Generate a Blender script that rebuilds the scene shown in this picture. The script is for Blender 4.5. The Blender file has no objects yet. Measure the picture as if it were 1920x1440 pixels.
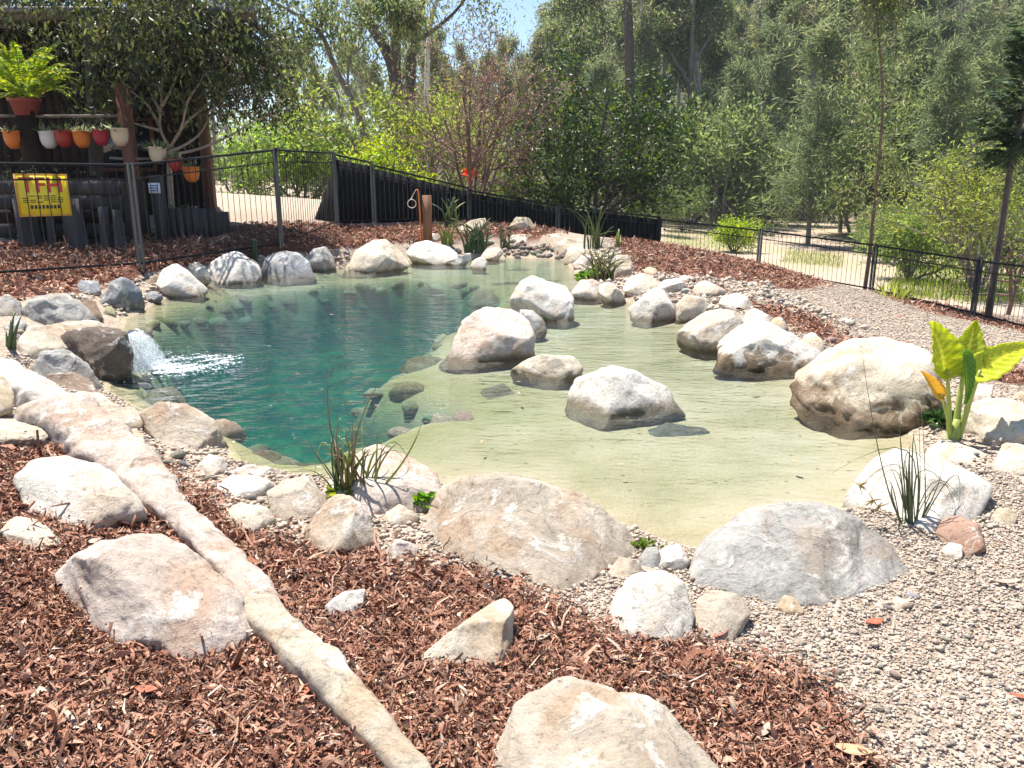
import bpy, math, random
import numpy as np
from mathutils import Vector

# ------------------------------------------------------------------ camera, sky, sun, exposure
scene = bpy.context.scene
COL = scene.collection
F_PX, HORIZON, CAM_H = 1450.0, 343.0, 1.3
PITCH = math.atan((720 - HORIZON) / F_PX)
cam_d = bpy.data.cameras.new("camera")
cam = bpy.data.objects.new("camera", cam_d); COL.objects.link(cam)
cam_d.sensor_width = 36.0; cam_d.lens = 36.0 * F_PX / 1920.0
cam_d.clip_start = 0.05; cam_d.clip_end = 3000
cam.location = (0, 0, CAM_H); cam.rotation_euler = (math.pi / 2 - PITCH, 0, 0)
scene.camera = cam

SUN = Vector((-0.22, 0.34, 0.92)).normalized()
world = bpy.data.worlds.new("World"); scene.world = world; world.use_nodes = True
wn = world.node_tree.nodes; wl = world.node_tree.links
sky = wn.new("ShaderNodeTexSky"); sky.sky_type = 'NISHITA'; sky.sun_disc = False
sky.sun_elevation = math.asin(SUN.z); sky.sun_rotation = math.atan2(SUN.x, SUN.y)
sky.air_density = 1.0; sky.dust_density = 0.2; sky.ozone_density = 2.0
wn["Background"].inputs[1].default_value = 0.085
wl.new(sky.outputs[0], wn["Background"].inputs[0])
sun_d = bpy.data.lights.new("sun", 'SUN'); sun_d.energy = 5.0; sun_d.angle = math.radians(0.5)
sun_d.color = (1.0, 0.95, 0.87)
sun = bpy.data.objects.new("sun", sun_d); COL.objects.link(sun)
sun.rotation_euler = SUN.to_track_quat('Z', 'Y').to_euler()
scene.view_settings.view_transform = 'Standard'; scene.view_settings.look = 'None'
scene.view_settings.gamma = 1.0; scene.view_settings.exposure = 1.12
scene.render.engine = 'CYCLES'
scene.cycles.max_bounces = 8; scene.cycles.transparent_max_bounces = 16
scene.cycles.caustics_reflective = False; scene.cycles.caustics_refractive = False

rng = np.random.default_rng(11)
random.seed(5)
UP = np.array([0, 0, 1.0])
CAM = np.array([0, 0, CAM_H])
CP, SP = math.cos(PITCH), math.sin(PITCH)

# ------------------------------------------------------------------ pixel <-> place
def ray(px, py):
    u = (px - 960) / F_PX; v = -(py - 720) / F_PX
    return np.array([u, CP + v * SP, -SP + v * CP])
def on_z(px, py, z):
    d = ray(px, py); return CAM + d * ((z - CAM_H) / d[2])
def at_y(px, py, Y):
    d = ray(px, py); return CAM + d * (Y / d[1])
def project(P):
    P = np.asarray(P, float); q = P - CAM
    dep = q[..., 1] * CP - q[..., 2] * SP
    up = q[..., 1] * SP + q[..., 2] * CP
    dep = np.where(dep < 0.05, 0.05, dep)
    return 960 + F_PX * q[..., 0] / dep, 720 - F_PX * up / dep

# ------------------------------------------------------------------ numeric helpers
def smooth(a, b, x):
    t = np.clip((np.asarray(x, float) - a) / (b - a), 0, 1); return t * t * (3 - 2 * t)
def in_poly(X, Y, poly):
    X = np.asarray(X); Y = np.asarray(Y); c = np.zeros(X.shape, bool)
    n = len(poly); j = n - 1
    for i in range(n):
        xi, yi = poly[i]; xj, yj = poly[j]
        if yi != yj:
            c ^= ((yi > Y) != (yj > Y)) & (X < (xj - xi) * (Y - yi) / (yj - yi) + xi)
        j = i
    return c
def dist_poly(X, Y, poly):
    best = np.full(np.shape(X), 1e9); n = len(poly)
    for i in range(n):
        ax, ay = poly[i]; bx, by = poly[(i + 1) % n]
        dx, dy = bx - ax, by - ay; L = dx * dx + dy * dy + 1e-12
        t = np.clip(((X - ax) * dx + (Y - ay) * dy) / L, 0, 1)
        best = np.minimum(best, np.hypot(X - ax - t * dx, Y - ay - t * dy))
    return best
def _hash(i, j, k, s):
    n = (i * 374761393 + j * 668265263 + k * 2147483647 + s * 1274126177) & 0xFFFFFFFF
    n = ((n ^ (n >> 13)) * 1274126177) & 0xFFFFFFFF
    n = (n ^ (n >> 16)) & 0xFFFF
    return n / 32767.5 - 1.0
def vnoise(P, s=0):
    P = np.asarray(P, float); I = np.floor(P).astype(np.int64); f = P - I; f = f * f * (3 - 2 * f)
    r = 0
    for a in (0, 1):
        for b in (0, 1):
            for c in (0, 1):
                w = (f[..., 0] if a else 1 - f[..., 0]) * (f[..., 1] if b else 1 - f[..., 1]) * (f[..., 2] if c else 1 - f[..., 2])
                r = r + w * _hash(I[..., 0] + a, I[..., 1] + b, I[..., 2] + c, s)
    return r
def fbm(P, s=0, o=3):
    return sum(vnoise(P * 2 ** k + 7.3 * k, s + k) * 0.5 ** k for k in range(o))

# ------------------------------------------------------------------ object helpers
def make_mesh(name, V, Fq, mat=None, col=None, smooth_shade=False):
    """V (n,3), Fq (m,k) array of one polygon size or list of such arrays"""
    me = bpy.data.meshes.new(name)
    V = np.asarray(V, np.float32)
    Fl = Fq if isinstance(Fq, list) else [Fq]
    Fl = [np.asarray(f, np.int32) for f in Fl if len(f)]
    me.vertices.add(len(V)); me.vertices.foreach_set("co", V.ravel())
    loops = np.concatenate([f.ravel() for f in Fl]); tot = np.concatenate([np.full(len(f), f.shape[1], np.int32) for f in Fl])
    start = np.concatenate([[0], np.cumsum(tot)[:-1]]).astype(np.int32)
    me.loops.add(len(loops)); me.loops.foreach_set("vertex_index", loops)
    me.polygons.add(len(tot)); me.polygons.foreach_set("loop_start", start); me.polygons.foreach_set("loop_total", tot)
    if smooth_shade: me.polygons.foreach_set("use_smooth", np.ones(len(tot), bool))
    if col is not None:
        a = me.color_attributes.new("col", 'FLOAT_COLOR', 'POINT')
        c = np.ones((len(V), 4), np.float32); c[:, :np.asarray(col).shape[1]] = col
        a.data.foreach_set("color", c.ravel())
    me.update(calc_edges=True); me.validate()
    if mat: me.materials.append(mat)
    return me
def link(name, me, parent=None, loc=None):
    o = bpy.data.objects.new(name, me); COL.objects.link(o)
    if parent is not None: o.parent = parent
    if loc is not None: o.location = [float(c) for c in loc]
    return o
def tag(o, label, cat, group=None):
    o["label"] = label; o["category"] = cat
    if group: o["group"] = group
    return o
def thing(name, label, cat, loc, group=None, rz=0.0):
    o = bpy.data.objects.new(name, None); COL.objects.link(o); o.empty_display_size = 0.1
    o.location = [float(c) for c in loc]; o.rotation_euler = (0, 0, rz)
    return tag(o, label, cat, group)
BOXF = np.array([[0, 1, 3, 2], [4, 6, 7, 5], [0, 4, 5, 1], [2, 3, 7, 6], [0, 2, 6, 4], [1, 5, 7, 3]])
def box_v(c, h, R=None):
    s = np.array([[x, y, z] for x in (-1, 1) for y in (-1, 1) for z in (-1, 1)], float) * np.asarray(h, float)
    if R is not None: s = s @ np.asarray(R).T
    return s + np.asarray(c, float)
class MB:
    def __init__(s): s.V = []; s.F = {}; s.n = 0
    def add(s, V, F):
        F = np.asarray(F); s.F.setdefault(F.shape[1], []).append(F + s.n); s.V.append(np.asarray(V, float)); s.n += len(V); return s
    def box(s, c, h, R=None): return s.add(box_v(c, h, R), BOXF)
    def bar(s, a, b, r, sides=6, r2=None):
        return s.tube([a, b], [r, r if r2 is None else r2], sides)
    def tube(s, pts, rad, sides=6):
        pts = np.asarray(pts, float); n = len(pts); rad = np.broadcast_to(rad, (n,))
        T = np.gradient(pts, axis=0); T /= np.linalg.norm(T, axis=1)[:, None] + 1e-9
        ref = np.array([0, 0, 1.0]) if abs(T[0][2]) < 0.9 else np.array([1.0, 0, 0])
        V = []
        for i in range(n):
            a = np.cross(T[i], ref); a /= np.linalg.norm(a) + 1e-9; b = np.cross(T[i], a)
            for k in range(sides):
                w = 2 * math.pi * k / sides; V.append(pts[i] + rad[i] * (a * math.cos(w) + b * math.sin(w)))
        F = [[i * sides + k, i * sides + (k + 1) % sides, (i + 1) * sides + (k + 1) % sides, (i + 1) * sides + k] for i in range(n - 1) for k in range(sides)]
        base = s.n; s.add(V, F)
        for e in (0, n - 1):
            idx = np.array([[base + e * sides + k for k in range(sides)]]); s.F.setdefault(sides, []).append(idx)
        return s
    def lathe(s, prof, sides=20, c=(0, 0, 0)):
        V = [[r * math.cos(2 * math.pi * k / sides) + c[0], r * math.sin(2 * math.pi * k / sides) + c[1], z + c[2]] for r, z in prof for k in range(sides)]
        F = [[i * sides + k, i * sides + (k + 1) % sides, (i + 1) * sides + (k + 1) % sides, (i + 1) * sides + k] for i in range(len(prof) - 1) for k in range(sides)]
        return s.add(V, F)
    def mesh(s, name, mat, sm=False):
        return make_mesh(name, np.concatenate(s.V), [np.concatenate(v) for v in s.F.values()], mat, None, sm)
    def build(s, name, mat, parent=None, sm=False, loc=None): return link(name, s.mesh(name, mat, sm), parent, loc)

# ------------------------------------------------------------------ materials
def nmat(name):
    m = bpy.data.materials.new(name); m.use_nodes = True
    nt = m.node_tree; return m, nt.nodes, nt.links, nt.nodes["Principled BSDF"]
def N(nodes, t, **kw):
    n = nodes.new(t)
    for k, v in kw.items(): setattr(n, k, v)
    return n
def noise_n(n, l, scale, detail=4, rough=0.6, vec=None):
    x = N(n, "ShaderNodeTexNoise"); x.inputs["Scale"].default_value = scale; x.inputs["Detail"].default_value = detail; x.inputs["Roughness"].default_value = rough
    if vec is not None: l.new(vec, x.inputs["Vector"])
    return x
def ramp(n, l, src, stops):
    r = N(n, "ShaderNodeValToRGB"); e = r.color_ramp.elements
    while len(e) < len(stops): e.new(0.5)
    for k, (p, c) in enumerate(stops):
        e[k].position = p; e[k].color = (*c, 1) if len(c) == 3 else c
    l.new(src, r.inputs[0]); return r
def mixc(n, l, fac, a, b, mode='MIX'):
    x = N(n, "ShaderNodeMix", data_type='RGBA', blend_type=mode)
    for s, v in ((0, fac), (6, a), (7, b)):
        if hasattr(v, "is_linked") or hasattr(v, "links"): l.new(v, x.inputs[s])
        elif isinstance(v, (int, float)): x.inputs[s].default_value = v
        else: x.inputs[s].default_value = (*v, 1)
    return x.outputs[2]
def bump(n, l, src, strength, dist, prev=None):
    b = N(n, "ShaderNodeBump"); b.inputs["Strength"].default_value = strength; b.inputs["Distance"].default_value = dist
    l.new(src, b.inputs["Height"])
    if prev is not None: l.new(prev, b.inputs["Normal"])
    return b.outputs[0]
def plain(name, c, rough=0.6, metal=0.0, var=0.25, scale=12, bmp=0.0, stretch=None):
    m, n, l, p = nmat(name)
    tc = N(n, "ShaderNodeTexCoord"); v = tc.outputs["Object"]
    if stretch:
        mp = N(n, "ShaderNodeMapping"); mp.inputs["Scale"].default_value = stretch; l.new(v, mp.inputs[0]); v = mp.outputs[0]
    nz = noise_n(n, l, scale, 5, 0.65, v)
    lo = tuple(x * (1 - var) for x in c); hi = tuple(min(1, x * (1 + var)) for x in c)
    r = ramp(n, l, nz.outputs[0], [(0.3, lo), (0.7, hi)]); l.new(r.outputs[0], p.inputs["Base Color"])
    p.inputs["Roughness"].default_value = rough; p.inputs["Metallic"].default_value = metal
    if bmp: l.new(bump(n, l, nz.outputs[0], bmp, 0.02), p.inputs["Normal"])
    return m
def attr_mat(name, rough=0.75, transl=0.0, bmp=0.0, scale=60, spec=0.3):
    m, n, l, p = nmat(name)
    a = N(n, "ShaderNodeVertexColor"); a.layer_name = "col"
    tc = N(n, "ShaderNodeTexCoord"); nz = noise_n(n, l, scale, 3, 0.6, tc.outputs["Object"])
    r = ramp(n, l, nz.outputs[0], [(0.25, (0.65, 0.65, 0.65)), (0.75, (1.2, 1.2, 1.2))])
    c = mixc(n, l, 1.0, a.outputs[0], r.outputs[0], 'MULTIPLY')
    l.new(c, p.inputs["Base Color"]); p.inputs["Roughness"].default_value = rough; p.inputs["Specular IOR Level"].default_value = spec
    if bmp: l.new(bump(n, l, nz.outputs[0], bmp, 0.01), p.inputs["Normal"])
    if transl:
        t = N(n, "ShaderNodeBsdfTranslucent"); hs = N(n, "ShaderNodeHueSaturation"); hs.inputs["Hue"].default_value = 0.485; hs.inputs["Saturation"].default_value = 1.1; hs.inputs["Value"].default_value = 1.7
        l.new(c, hs.inputs["Color"]); l.new(hs.outputs[0], t.inputs[0])
        mx = N(n, "ShaderNodeMixShader"); mx.inputs[0].default_value = transl
        l.new(p.outputs[0], mx.inputs[1]); l.new(t.outputs[0], mx.inputs[2]); l.new(mx.outputs[0], n["Material Output"].inputs[0])
    return m

def rock_mat(name, wet):
    m, n, l, p = nmat(name)
    tc = N(n, "ShaderNodeTexCoord"); oi = N(n, "ShaderNodeObjectInfo"); geo = N(n, "ShaderNodeNewGeometry")
    rnd = N(n, "ShaderNodeVectorMath", operation='SCALE'); rnd.inputs[0].default_value = (37, 91, 53); l.new(oi.outputs["Random"], rnd.inputs["Scale"])
    vv = N(n, "ShaderNodeVectorMath", operation='ADD'); l.new(tc.outputs["Object"], vv.inputs[0]); l.new(rnd.outputs[0], vv.inputs[1])
    v = vv.outputs[0]
    n1 = noise_n(n, l, 4.0, 8, 0.65, v); n2 = noise_n(n, l, 2.2, 6, 0.6, v); n2.inputs["Distortion"].default_value = 1.2
    n3 = noise_n(n, l, 38, 8, 0.82, v); n4 = noise_n(n, l, 7, 9, 0.7, v); n4.inputs["Distortion"].default_value = 0.8
    base = mixc(n, l, 1.0, oi.outputs["Color"], ramp(n, l, n1.outputs[0], [(0.3, (0.72, 0.70, 0.68)), (0.68, (1.12, 1.12, 1.12))]).outputs[0], 'MULTIPLY')
    st = ramp(n, l, n2.outputs[0], [(0.52, (0, 0, 0)), (0.62, (0.5, 0.5, 0.5))])
    base = mixc(n, l, st.outputs[0], base, mixc(n, l, 1.0, oi.outputs["Color"], (0.78, 0.56, 0.40), 'MULTIPLY'))
    wh = ramp(n, l, n4.outputs[0], [(0.545, (0, 0, 0)), (0.60, (0.65, 0.65, 0.65))])
    base = mixc(n, l, wh.outputs[0], base, (0.74, 0.70, 0.65))
    n5 = noise_n(n, l, 3.1, 7, 0.7, v); n5.inputs["Distortion"].default_value = 2.5
    dk = ramp(n, l, n5.outputs[0], [(0.30, (0.8, 0.8, 0.8)), (0.38, (0, 0, 0))])
    base = mixc(n, l, dk.outputs[0], base, mixc(n, l, 1.0, oi.outputs["Color"], (0.36, 0.31, 0.27), 'MULTIPLY'))
    sp = ramp(n, l, n3.outputs[0], [(0.34, (0.45, 0.41, 0.37)), (0.45, (0.98, 0.97, 0.95)), (0.62, (1.18, 1.18, 1.16))])
    base = mixc(n, l, 0.85, base, sp.outputs[0], 'MULTIPLY')
    at = N(n, "ShaderNodeAttribute", attribute_type='OBJECT', attribute_name='stain'); gs = N(n, "ShaderNodeSeparateXYZ"); l.new(tc.outputs["Generated"], gs.inputs[0])
    lowm = N(n, "ShaderNodeMath", operation='MULTIPLY_ADD'); lowm.inputs[1].default_value = -0.9; l.new(gs.outputs[2], lowm.inputs[0]); l.new(n4.outputs[0], lowm.inputs[2])
    lm = ramp(n, l, lowm.outputs[0], [(-0.0, (0, 0, 0)), (0.10, (1, 1, 1))]); lf = N(n, "ShaderNodeMath", operation='MULTIPLY'); l.new(lm.outputs[0], lf.inputs[0]); l.new(at.outputs["Fac"], lf.inputs[1])
    base = mixc(n, l, lf.outputs[0], base, ramp(n, l, n1.outputs[0], [(0.35, (0.13, 0.085, 0.05)), (0.5, (0.27, 0.19, 0.12)), (0.68, (0.42, 0.33, 0.24))]).outputs[0])
    vc = N(n, "ShaderNodeTexVoronoi", feature='DISTANCE_TO_EDGE'); vc.inputs["Scale"].default_value = 1.9
    dc = N(n, "ShaderNodeVectorMath", operation='MULTIPLY_ADD'); dc.inputs[1].default_value = (0.9, 0.9, 0.9); l.new(n1.outputs[1], dc.inputs[0]); l.new(v, dc.inputs[2]); l.new(dc.outputs[0], vc.inputs["Vector"])
    ck = ramp(n, l, vc.outputs[0], [(0.0, (1, 1, 1)), (0.018, (0, 0, 0))]); cg = ramp(n, l, n2.outputs[0], [(0.46, (0, 0, 0)), (0.52, (0.5, 0.5, 0.5))]); cf = N(n, "ShaderNodeMath", operation='MULTIPLY'); l.new(ck.outputs[0], cf.inputs[0]); l.new(cg.outputs[0], cf.inputs[1])
    base = mixc(n, l, cf.outputs[0], base, (0.07, 0.055, 0.045))
    rough = 0.85
    if wet:
        sx = N(n, "ShaderNodeSeparateXYZ"); l.new(geo.outputs["Position"], sx.inputs[0])
        nz = noise_n(n, l, 6, 4, 0.6, geo.outputs["Position"])
        ad = N(n, "ShaderNodeMath", operation='MULTIPLY_ADD'); ad.inputs[1].default_value = -0.10; l.new(nz.outputs[0], ad.inputs[0]); l.new(sx.outputs[2], ad.inputs[2])
        mr = N(n, "ShaderNodeMapRange"); mr.inputs["From Min"].default_value = -0.045; mr.inputs["From Max"].default_value = 0.0
        mr.inputs["To Min"].default_value = 1; mr.inputs["To Max"].default_value = 0; l.new(ad.outputs[0], mr.inputs[0])
        al = mixc(n, l, 1.0, base, (0.36, 0.34, 0.27), 'MULTIPLY')  # wet tone, deepened to put the underwater dimness into the rock colour
        base = mixc(n, l, mr.outputs[0], base, al)
        rr = N(n, "ShaderNodeMapRange"); rr.inputs["To Min"].default_value = 0.85; rr.inputs["To Max"].default_value = 0.35; l.new(mr.outputs[0], rr.inputs[0]); l.new(rr.outputs[0], p.inputs["Roughness"])
    else: p.inputs["Roughness"].default_value = rough
    l.new(base, p.inputs["Base Color"]); p.inputs["Specular IOR Level"].default_value = 0.25
    b1 = bump(n, l, n4.outputs[0], 0.8, 0.04); b2 = bump(n, l, n3.outputs[0], 0.8, 0.012, b1)
    vo = N(n, "ShaderNodeTexVoronoi", feature='DISTANCE_TO_EDGE'); vo.inputs["Scale"].default_value = 3.0; vo.inputs["Randomness"].default_value = 1
    dv = N(n, "ShaderNodeVectorMath", operation='MULTIPLY_ADD'); dv.inputs[1].default_value = (0.5, 0.5, 0.5); l.new(n1.outputs[1], dv.inputs[0]); l.new(v, dv.inputs[2]); l.new(dv.outputs[0], vo.inputs["Vector"])
    cr = ramp(n, l, vo.outputs[0], [(0.0, (0, 0, 0)), (0.025, (1, 1, 1))])
    l.new(bump(n, l, cr.outputs[0], 0.35, 0.012, b2), p.inputs["Normal"])
    return m
ROCK_DRY = rock_mat("rock_dry", False); ROCK_WET = rock_mat("rock_wet", True)
LEAF = attr_mat("leaf", 0.5, 0.48, 0, 3, 0.35)
LEAF_GLOSS = attr_mat("leaf_glossy", 0.45, 0.34, 0, 3, 0.4)
NEEDLE = attr_mat("needle_foliage", 0.7, 0.5, 0, 2, 0.2)
BARKCHIP = attr_mat("bark_chip", 0.85, 0, 0.3, 90, 0.2)
PEBBLE = attr_mat("pebble", 0.8, 0, 0.2, 120, 0.25)
TRUNK_DARK = plain("bark_dark", (0.075, 0.06, 0.05), 0.9, 0, 0.5, 9, 0.8, (1, 1, 0.25))
TRUNK_PALE = plain("bark_pale", (0.34, 0.31, 0.28), 0.85, 0, 0.5, 5, 0.5, (1, 1, 0.3))
TRUNK_GREY = plain("bark_grey", (0.17, 0.145, 0.125), 0.9, 0, 0.5, 5, 0.5, (1, 1, 0.3))
TWIG = plain("twig_brown", (0.17, 0.105, 0.085), 0.9, 0, 0.35, 8)
TIMBER = plain("timber_dark", (0.026, 0.016, 0.012), 0.7, 0, 0.4, 6, 0.3, (1, 1, 0.1))
TIMBER_RED = plain("timber_red_brown", (0.13, 0.045, 0.025), 0.6, 0, 0.3, 6, 0.3, (1, 1, 0.1))
SLEEPER = plain("sleeper_weathered", (0.062, 0.058, 0.058), 0.9, 0, 0.45, 7, 0.6, (1, 1, 0.12))
GALV = plain("galvanised_steel", (0.024, 0.025, 0.028), 0.6, 0.0, 0.2, 20)
FENCE_DARK = plain("fence_grey_paint", (0.022, 0.024, 0.027), 0.45, 0.2, 0.2, 20)
SCREEN = plain("screen_black", (0.007, 0.007, 0.008), 0.7, 0, 0.4, 5, 0.2, (1, 1, 0.2))

for m_ in (SCREEN, TIMBER, SLEEPER, GALV, FENCE_DARK): m_.node_tree.nodes["Principled BSDF"].inputs["Specular IOR Level"].default_value = 0.1

# ------------------------------------------------------------------ ground heights
POND_PX = [(228, 600), (300, 560), (395, 530), (490, 516), (640, 500), (765, 488), (850, 484), (950, 482), (1062, 486),
           (1085, 512), (1112, 545), (1190, 568), (1285, 592), (1330, 625), (1430, 662), (1535, 705), (1600, 750), (1725, 815),
           (1735, 850), (1640, 935), (1590, 965), (1420, 985), (1330, 1040), (1255, 1030), (1150, 985), (1000, 930), (840, 920), (740, 900), (640, 905),
           (540, 895), (440, 872), (420, 838), (330, 800), (255, 770), (190, 735), (205, 670)]
POND = [tuple(on_z(x, y, 0.0)[:2]) for x, y in POND_PX]
DEEP_PX = [(228, 612), (310, 572), (420, 545), (600, 524), (760, 512), (900, 520), (960, 545), (940, 575), (860, 610), (825, 660), (770, 690),
           (900, 735), (930, 762), (820, 775), (720, 808), (600, 850), (470, 866), (432, 846), (340, 796), (255, 762), (205, 728), (210, 680)]
DEEP = [tuple(on_z(x, y, 0.0)[:2]) for x, y in DEEP_PX]
ctrl = []
for px, py, z in [(960, 1440, .09), (300, 1440, .17), (0, 1300, .22), (0, 1050, .27), (150, 950, .25), (1700, 1440, .03), (1900, 1200, .02),
                  (1300, 1250, .06), (800, 1150, .10), (500, 1100, .12), (600, 1300, .13), (1000, 1070, .07), (1500, 1100, .04), (1760, 990, .04),
                  (640, 1000, .09), (450, 950, .12), (350, 900, .14), (220, 830, .18), (90, 760, .25), (0, 700, .30), (30, 640, .28), (120, 570, .28),
                  (0, 570, .30), (1870, 850, .05), (1900, 760, .05), (1530, 650, .08), (1440, 590, .10), (1330, 545, .12), (1220, 520, .12), (1150, 500, .10)]:
    p = on_z(px, py, z); ctrl.append((p[0], p[1], z))
for px, py, Y in [(-10, 525, 8.6), (266, 502, 9.9), (400, 468, 11.1), (527, 442, 12.1), (630, 421, 15.0), (720, 420, 15.7), (700, 450, 13.7), (850, 415, 16.8), (870, 440, 14.9),
                  (1000, 432, 15.4), (1100, 445, 15.0), (1180, 452, 14.6), (1300, 480, 12.4), (1420, 496, 15.5), (1632, 547, 15.0), (1825, 594, 13.0), (2040, 650, 11.3), (1500, 520, 13.6),
                  (1650, 590, 9.6), (1800, 640, 8.2), (1920, 640, 9.0), (1900, 690, 6.6), (590, 412, 15.6), (450, 385, 17.6), (480, 440, 13.2)]:
    p = at_y(px, py, Y); ctrl.append(tuple(p))
ctrl += [(-9, 8, .45), (-9, 12, .7), (-7, 15, .85), (-4, 3, .35), (-5, 5, .35), (4, 2, 0), (6, 4, -.15), (9, 8, -.75), (-3, 1, .3), (3, .6, 0.02), (0, .4, .1), (0, -2, .1), (6, 20, -1.3), (12, 16, -1.5), (0, 21, .1), (-7, 21, 1.15), (-2.5, 20, .7)]
ctrl = np.array(ctrl)
def tps_fit(c, lam=0.02):
    n = len(c); d = np.hypot(c[:, None, 0] - c[None, :, 0], c[:, None, 1] - c[None, :, 1])
    K = np.where(d > 0, d * d * np.log(d + 1e-12), 0) + lam * np.eye(n)
    P = np.c_[np.ones(n), c[:, :2]]
    A = np.block([[K, P], [P.T, np.zeros((3, 3))]])
    return np.linalg.solve(A, np.r_[c[:, 2], 0, 0, 0])
TPS = tps_fit(ctrl)
def tps(X, Y):
    r = TPS[-3] + TPS[-2] * X + TPS[-1] * Y
    for i in range(len(ctrl)):
        d2 = (X - ctrl[i, 0]) ** 2 + (Y - ctrl[i, 1]) ** 2 + 1e-12
        r = r + TPS[i] * 0.5 * d2 * np.log(d2)
    return r
def far_z(X, Y):
    left = 1 / (1 + np.exp((X + 5) / 4.0))
    z = -1.9 + 3.0 * left + 0.012 * np.clip(Y - 25, 0, 40) * left
    hillr = smooth(-25, 30, X - 0.1 * (Y - 70))
    z = z + np.clip(Y - 72, 0, 170) * (0.06 + 0.24 * hillr) - 0.015 * np.clip(X - 8, 0, 60) * smooth(60, 20, Y)
    return z + 0.25 * fbm(np.stack([X * .08, Y * .08, 0 * X], -1), 3) * smooth(20, 40, Y)
def ground_z(X, Y, detail=True):
    X = np.asarray(X, float); Y = np.asarray(Y, float)
    w = smooth(15, 26, np.hypot(X, Y - 5))
    zn = tps(np.clip(X, -14, 16), np.clip(Y, -4, 24)); z = zn * (1 - w) + far_z(X, Y) * w
    ins = in_poly(X, Y, POND); d = dist_poly(X, Y, POND)
    P = np.stack([X, Y, 0 * X], -1)
    wob = 0.5 * fbm(P * 1.3, 9)
    out = 0.05 + (z - 0.05) * smooth(0.0, 0.7, d)
    dep_s = 0.02 + 0.060 * smooth(-0.05, 0.6, d) + 0.008 * fbm(P * 2.2, 21)
    dd = dist_poly(X, Y, DEEP) + 0.12 * wob
    dep_d = 0.80 * smooth(0, 0.9, dd) * smooth(0, 0.5, d)
    inn = -(dep_s + np.where(in_poly(X, Y, DEEP), dep_d * (1 + 0.18 * wob), 0))
    edge = smooth(0, 0.10, d)
    r = np.where(ins, 0.02 + (inn - 0.02) * edge, 0.02 + (out - 0.02) * edge)
    if detail: r = r + np.where(ins, 0, 0.012 * fbm(P * 5, 5) * smooth(30, 10, Y))
    return r
def gz(x, y): return float(ground_z(np.array([x]), np.array([y]))[0])
def hit(px, py, tmax=60):
    d = ray(px, py); t = np.linspace(0.6, tmax, 1500) ** 1.0
    P = CAM + d * t[:, None]; h = ground_z(P[:, 0], P[:, 1], False)
    k = np.argmax(P[:, 2] < h)
    if P[k, 2] >= h[k]: return CAM + d * tmax
    for _ in range(12):
        pass
    a, b = t[max(k - 1, 0)], t[k]
    for _ in range(14):
        m = 0.5 * (a + b); p = CAM + d * m
        if p[2] < float(ground_z(p[0:1], p[1:2], False)[0]): b = m
        else: a = m
    return CAM + d * b

# zones: outlines on the picture, carried to the ground once
MULCH_PX = [
    [(-400, 770), (40, 815), (330, 890), (345, 925), (400, 935), (420, 985), (560, 1015), (700, 1015), (760, 1060), (950, 1075), (960, 1120), (1000, 1130), (1130, 1190), (1310, 1215),
     (1450, 1262), (1540, 1310), (1600, 1380), (1650, 1500), (1700, 2400), (-900, 2400)],
    [(-300, 470), (250, 440), (420, 425), (560, 417), (700, 424), (790, 420), (1000, 420), (1045, 437), (1000, 446), (900, 448), (760, 456), (640, 466), (450, 488), (300, 508), (150, 550), (-300, 590)],
    [(1160, 440), (1240, 440), (1420, 488), (1545, 533), (1500, 545), (1310, 517), (1280, 518), (1300, 530), (1400, 562), (1500, 590), (1630, 648), (1560, 645), (1440, 590), (1390, 560), (1330, 530), (1250, 515), (1195, 512), (1165, 480)],
    [(1630, 540), (1760, 572), (1930, 612), (2000, 640), (1900, 618), (1740, 585)],
    [(1840, 700), (1990, 690), (1990, 735), (1870, 724)]]
def mulch_mask(X, Y, Z):
    px, py = project(np.stack([X, Y, Z], -1)); P = np.stack([X, Y, 0 * X], -1)
    s = np.clip(9.0 / np.maximum(Y, 1), 0.8, 6)
    px = px + 7 * s * fbm(P * 4, 31); py = py + 3 * s * fbm(P * 4, 41)
    m = np.zeros(X.shape, bool)
    for q in MULCH_PX: m |= in_poly(px, py, q)
    return m & (Y > 0.3) & (Y < 17.5)

def grid_axis(fine0, fine1, step, lo, hi, grow=1.09):
    a = list(np.arange(fine0, fine1, step)); s = step; x = a[-1]
    while x < hi: s *= grow; x += s; a.append(x)
    s = step; x = fine0; pre = []
    while x > lo: s *= grow; x -= s; pre.append(x)
    return np.array(pre[::-1] + a)
gx = grid_axis(-5.5, 6.5, 0.05, -500, 500); gy = grid_axis(0.8, 13.0, 0.05, -40, 700)
GX, GY = np.meshgrid(gx, gy); GZ = ground_z(GX, GY)
nx, ny = len(gx), len(gy)
idx = np.arange(nx * ny).reshape(ny, nx)
FQ = np.stack([idx[:-1, :-1], idx[:-1, 1:], idx[1:, 1:], idx[1:, :-1]], -1).reshape(-1, 4)
inside = in_poly(GX, GY, POND)
MM = mulch_mask(GX, GY, GZ) & ~inside
px_, py_ = project(np.stack([GX, GY, GZ], -1))
grass = np.zeros(GX.shape)
for q in ([(1650, 560), (1700, 470), (1930, 455), (2100, 470), (2100, 585), (1930, 575), (1750, 560)], [(1230, 455), (1260, 420), (1400, 440), (1380, 475)], [(1480, 470), (1560, 478), (1560, 500), (1470, 492)], [(1290, 392), (1330, 392), (1330, 402), (1280, 402)]):
    grass = np.maximum(grass, in_poly(px_, py_, q) * 1.0)
grass *= (GY > 13)
grass = np.clip(0.35 * grass + (GY > 70) * 0.4 + 0.3 * (fbm(np.stack([GX * .35, GY * .35, 0 * GX], -1), 61) > 0.25) * (GY > 24), 0, 1)
far = smooth(15.5, 18, GY) * (1 - MM)
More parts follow.
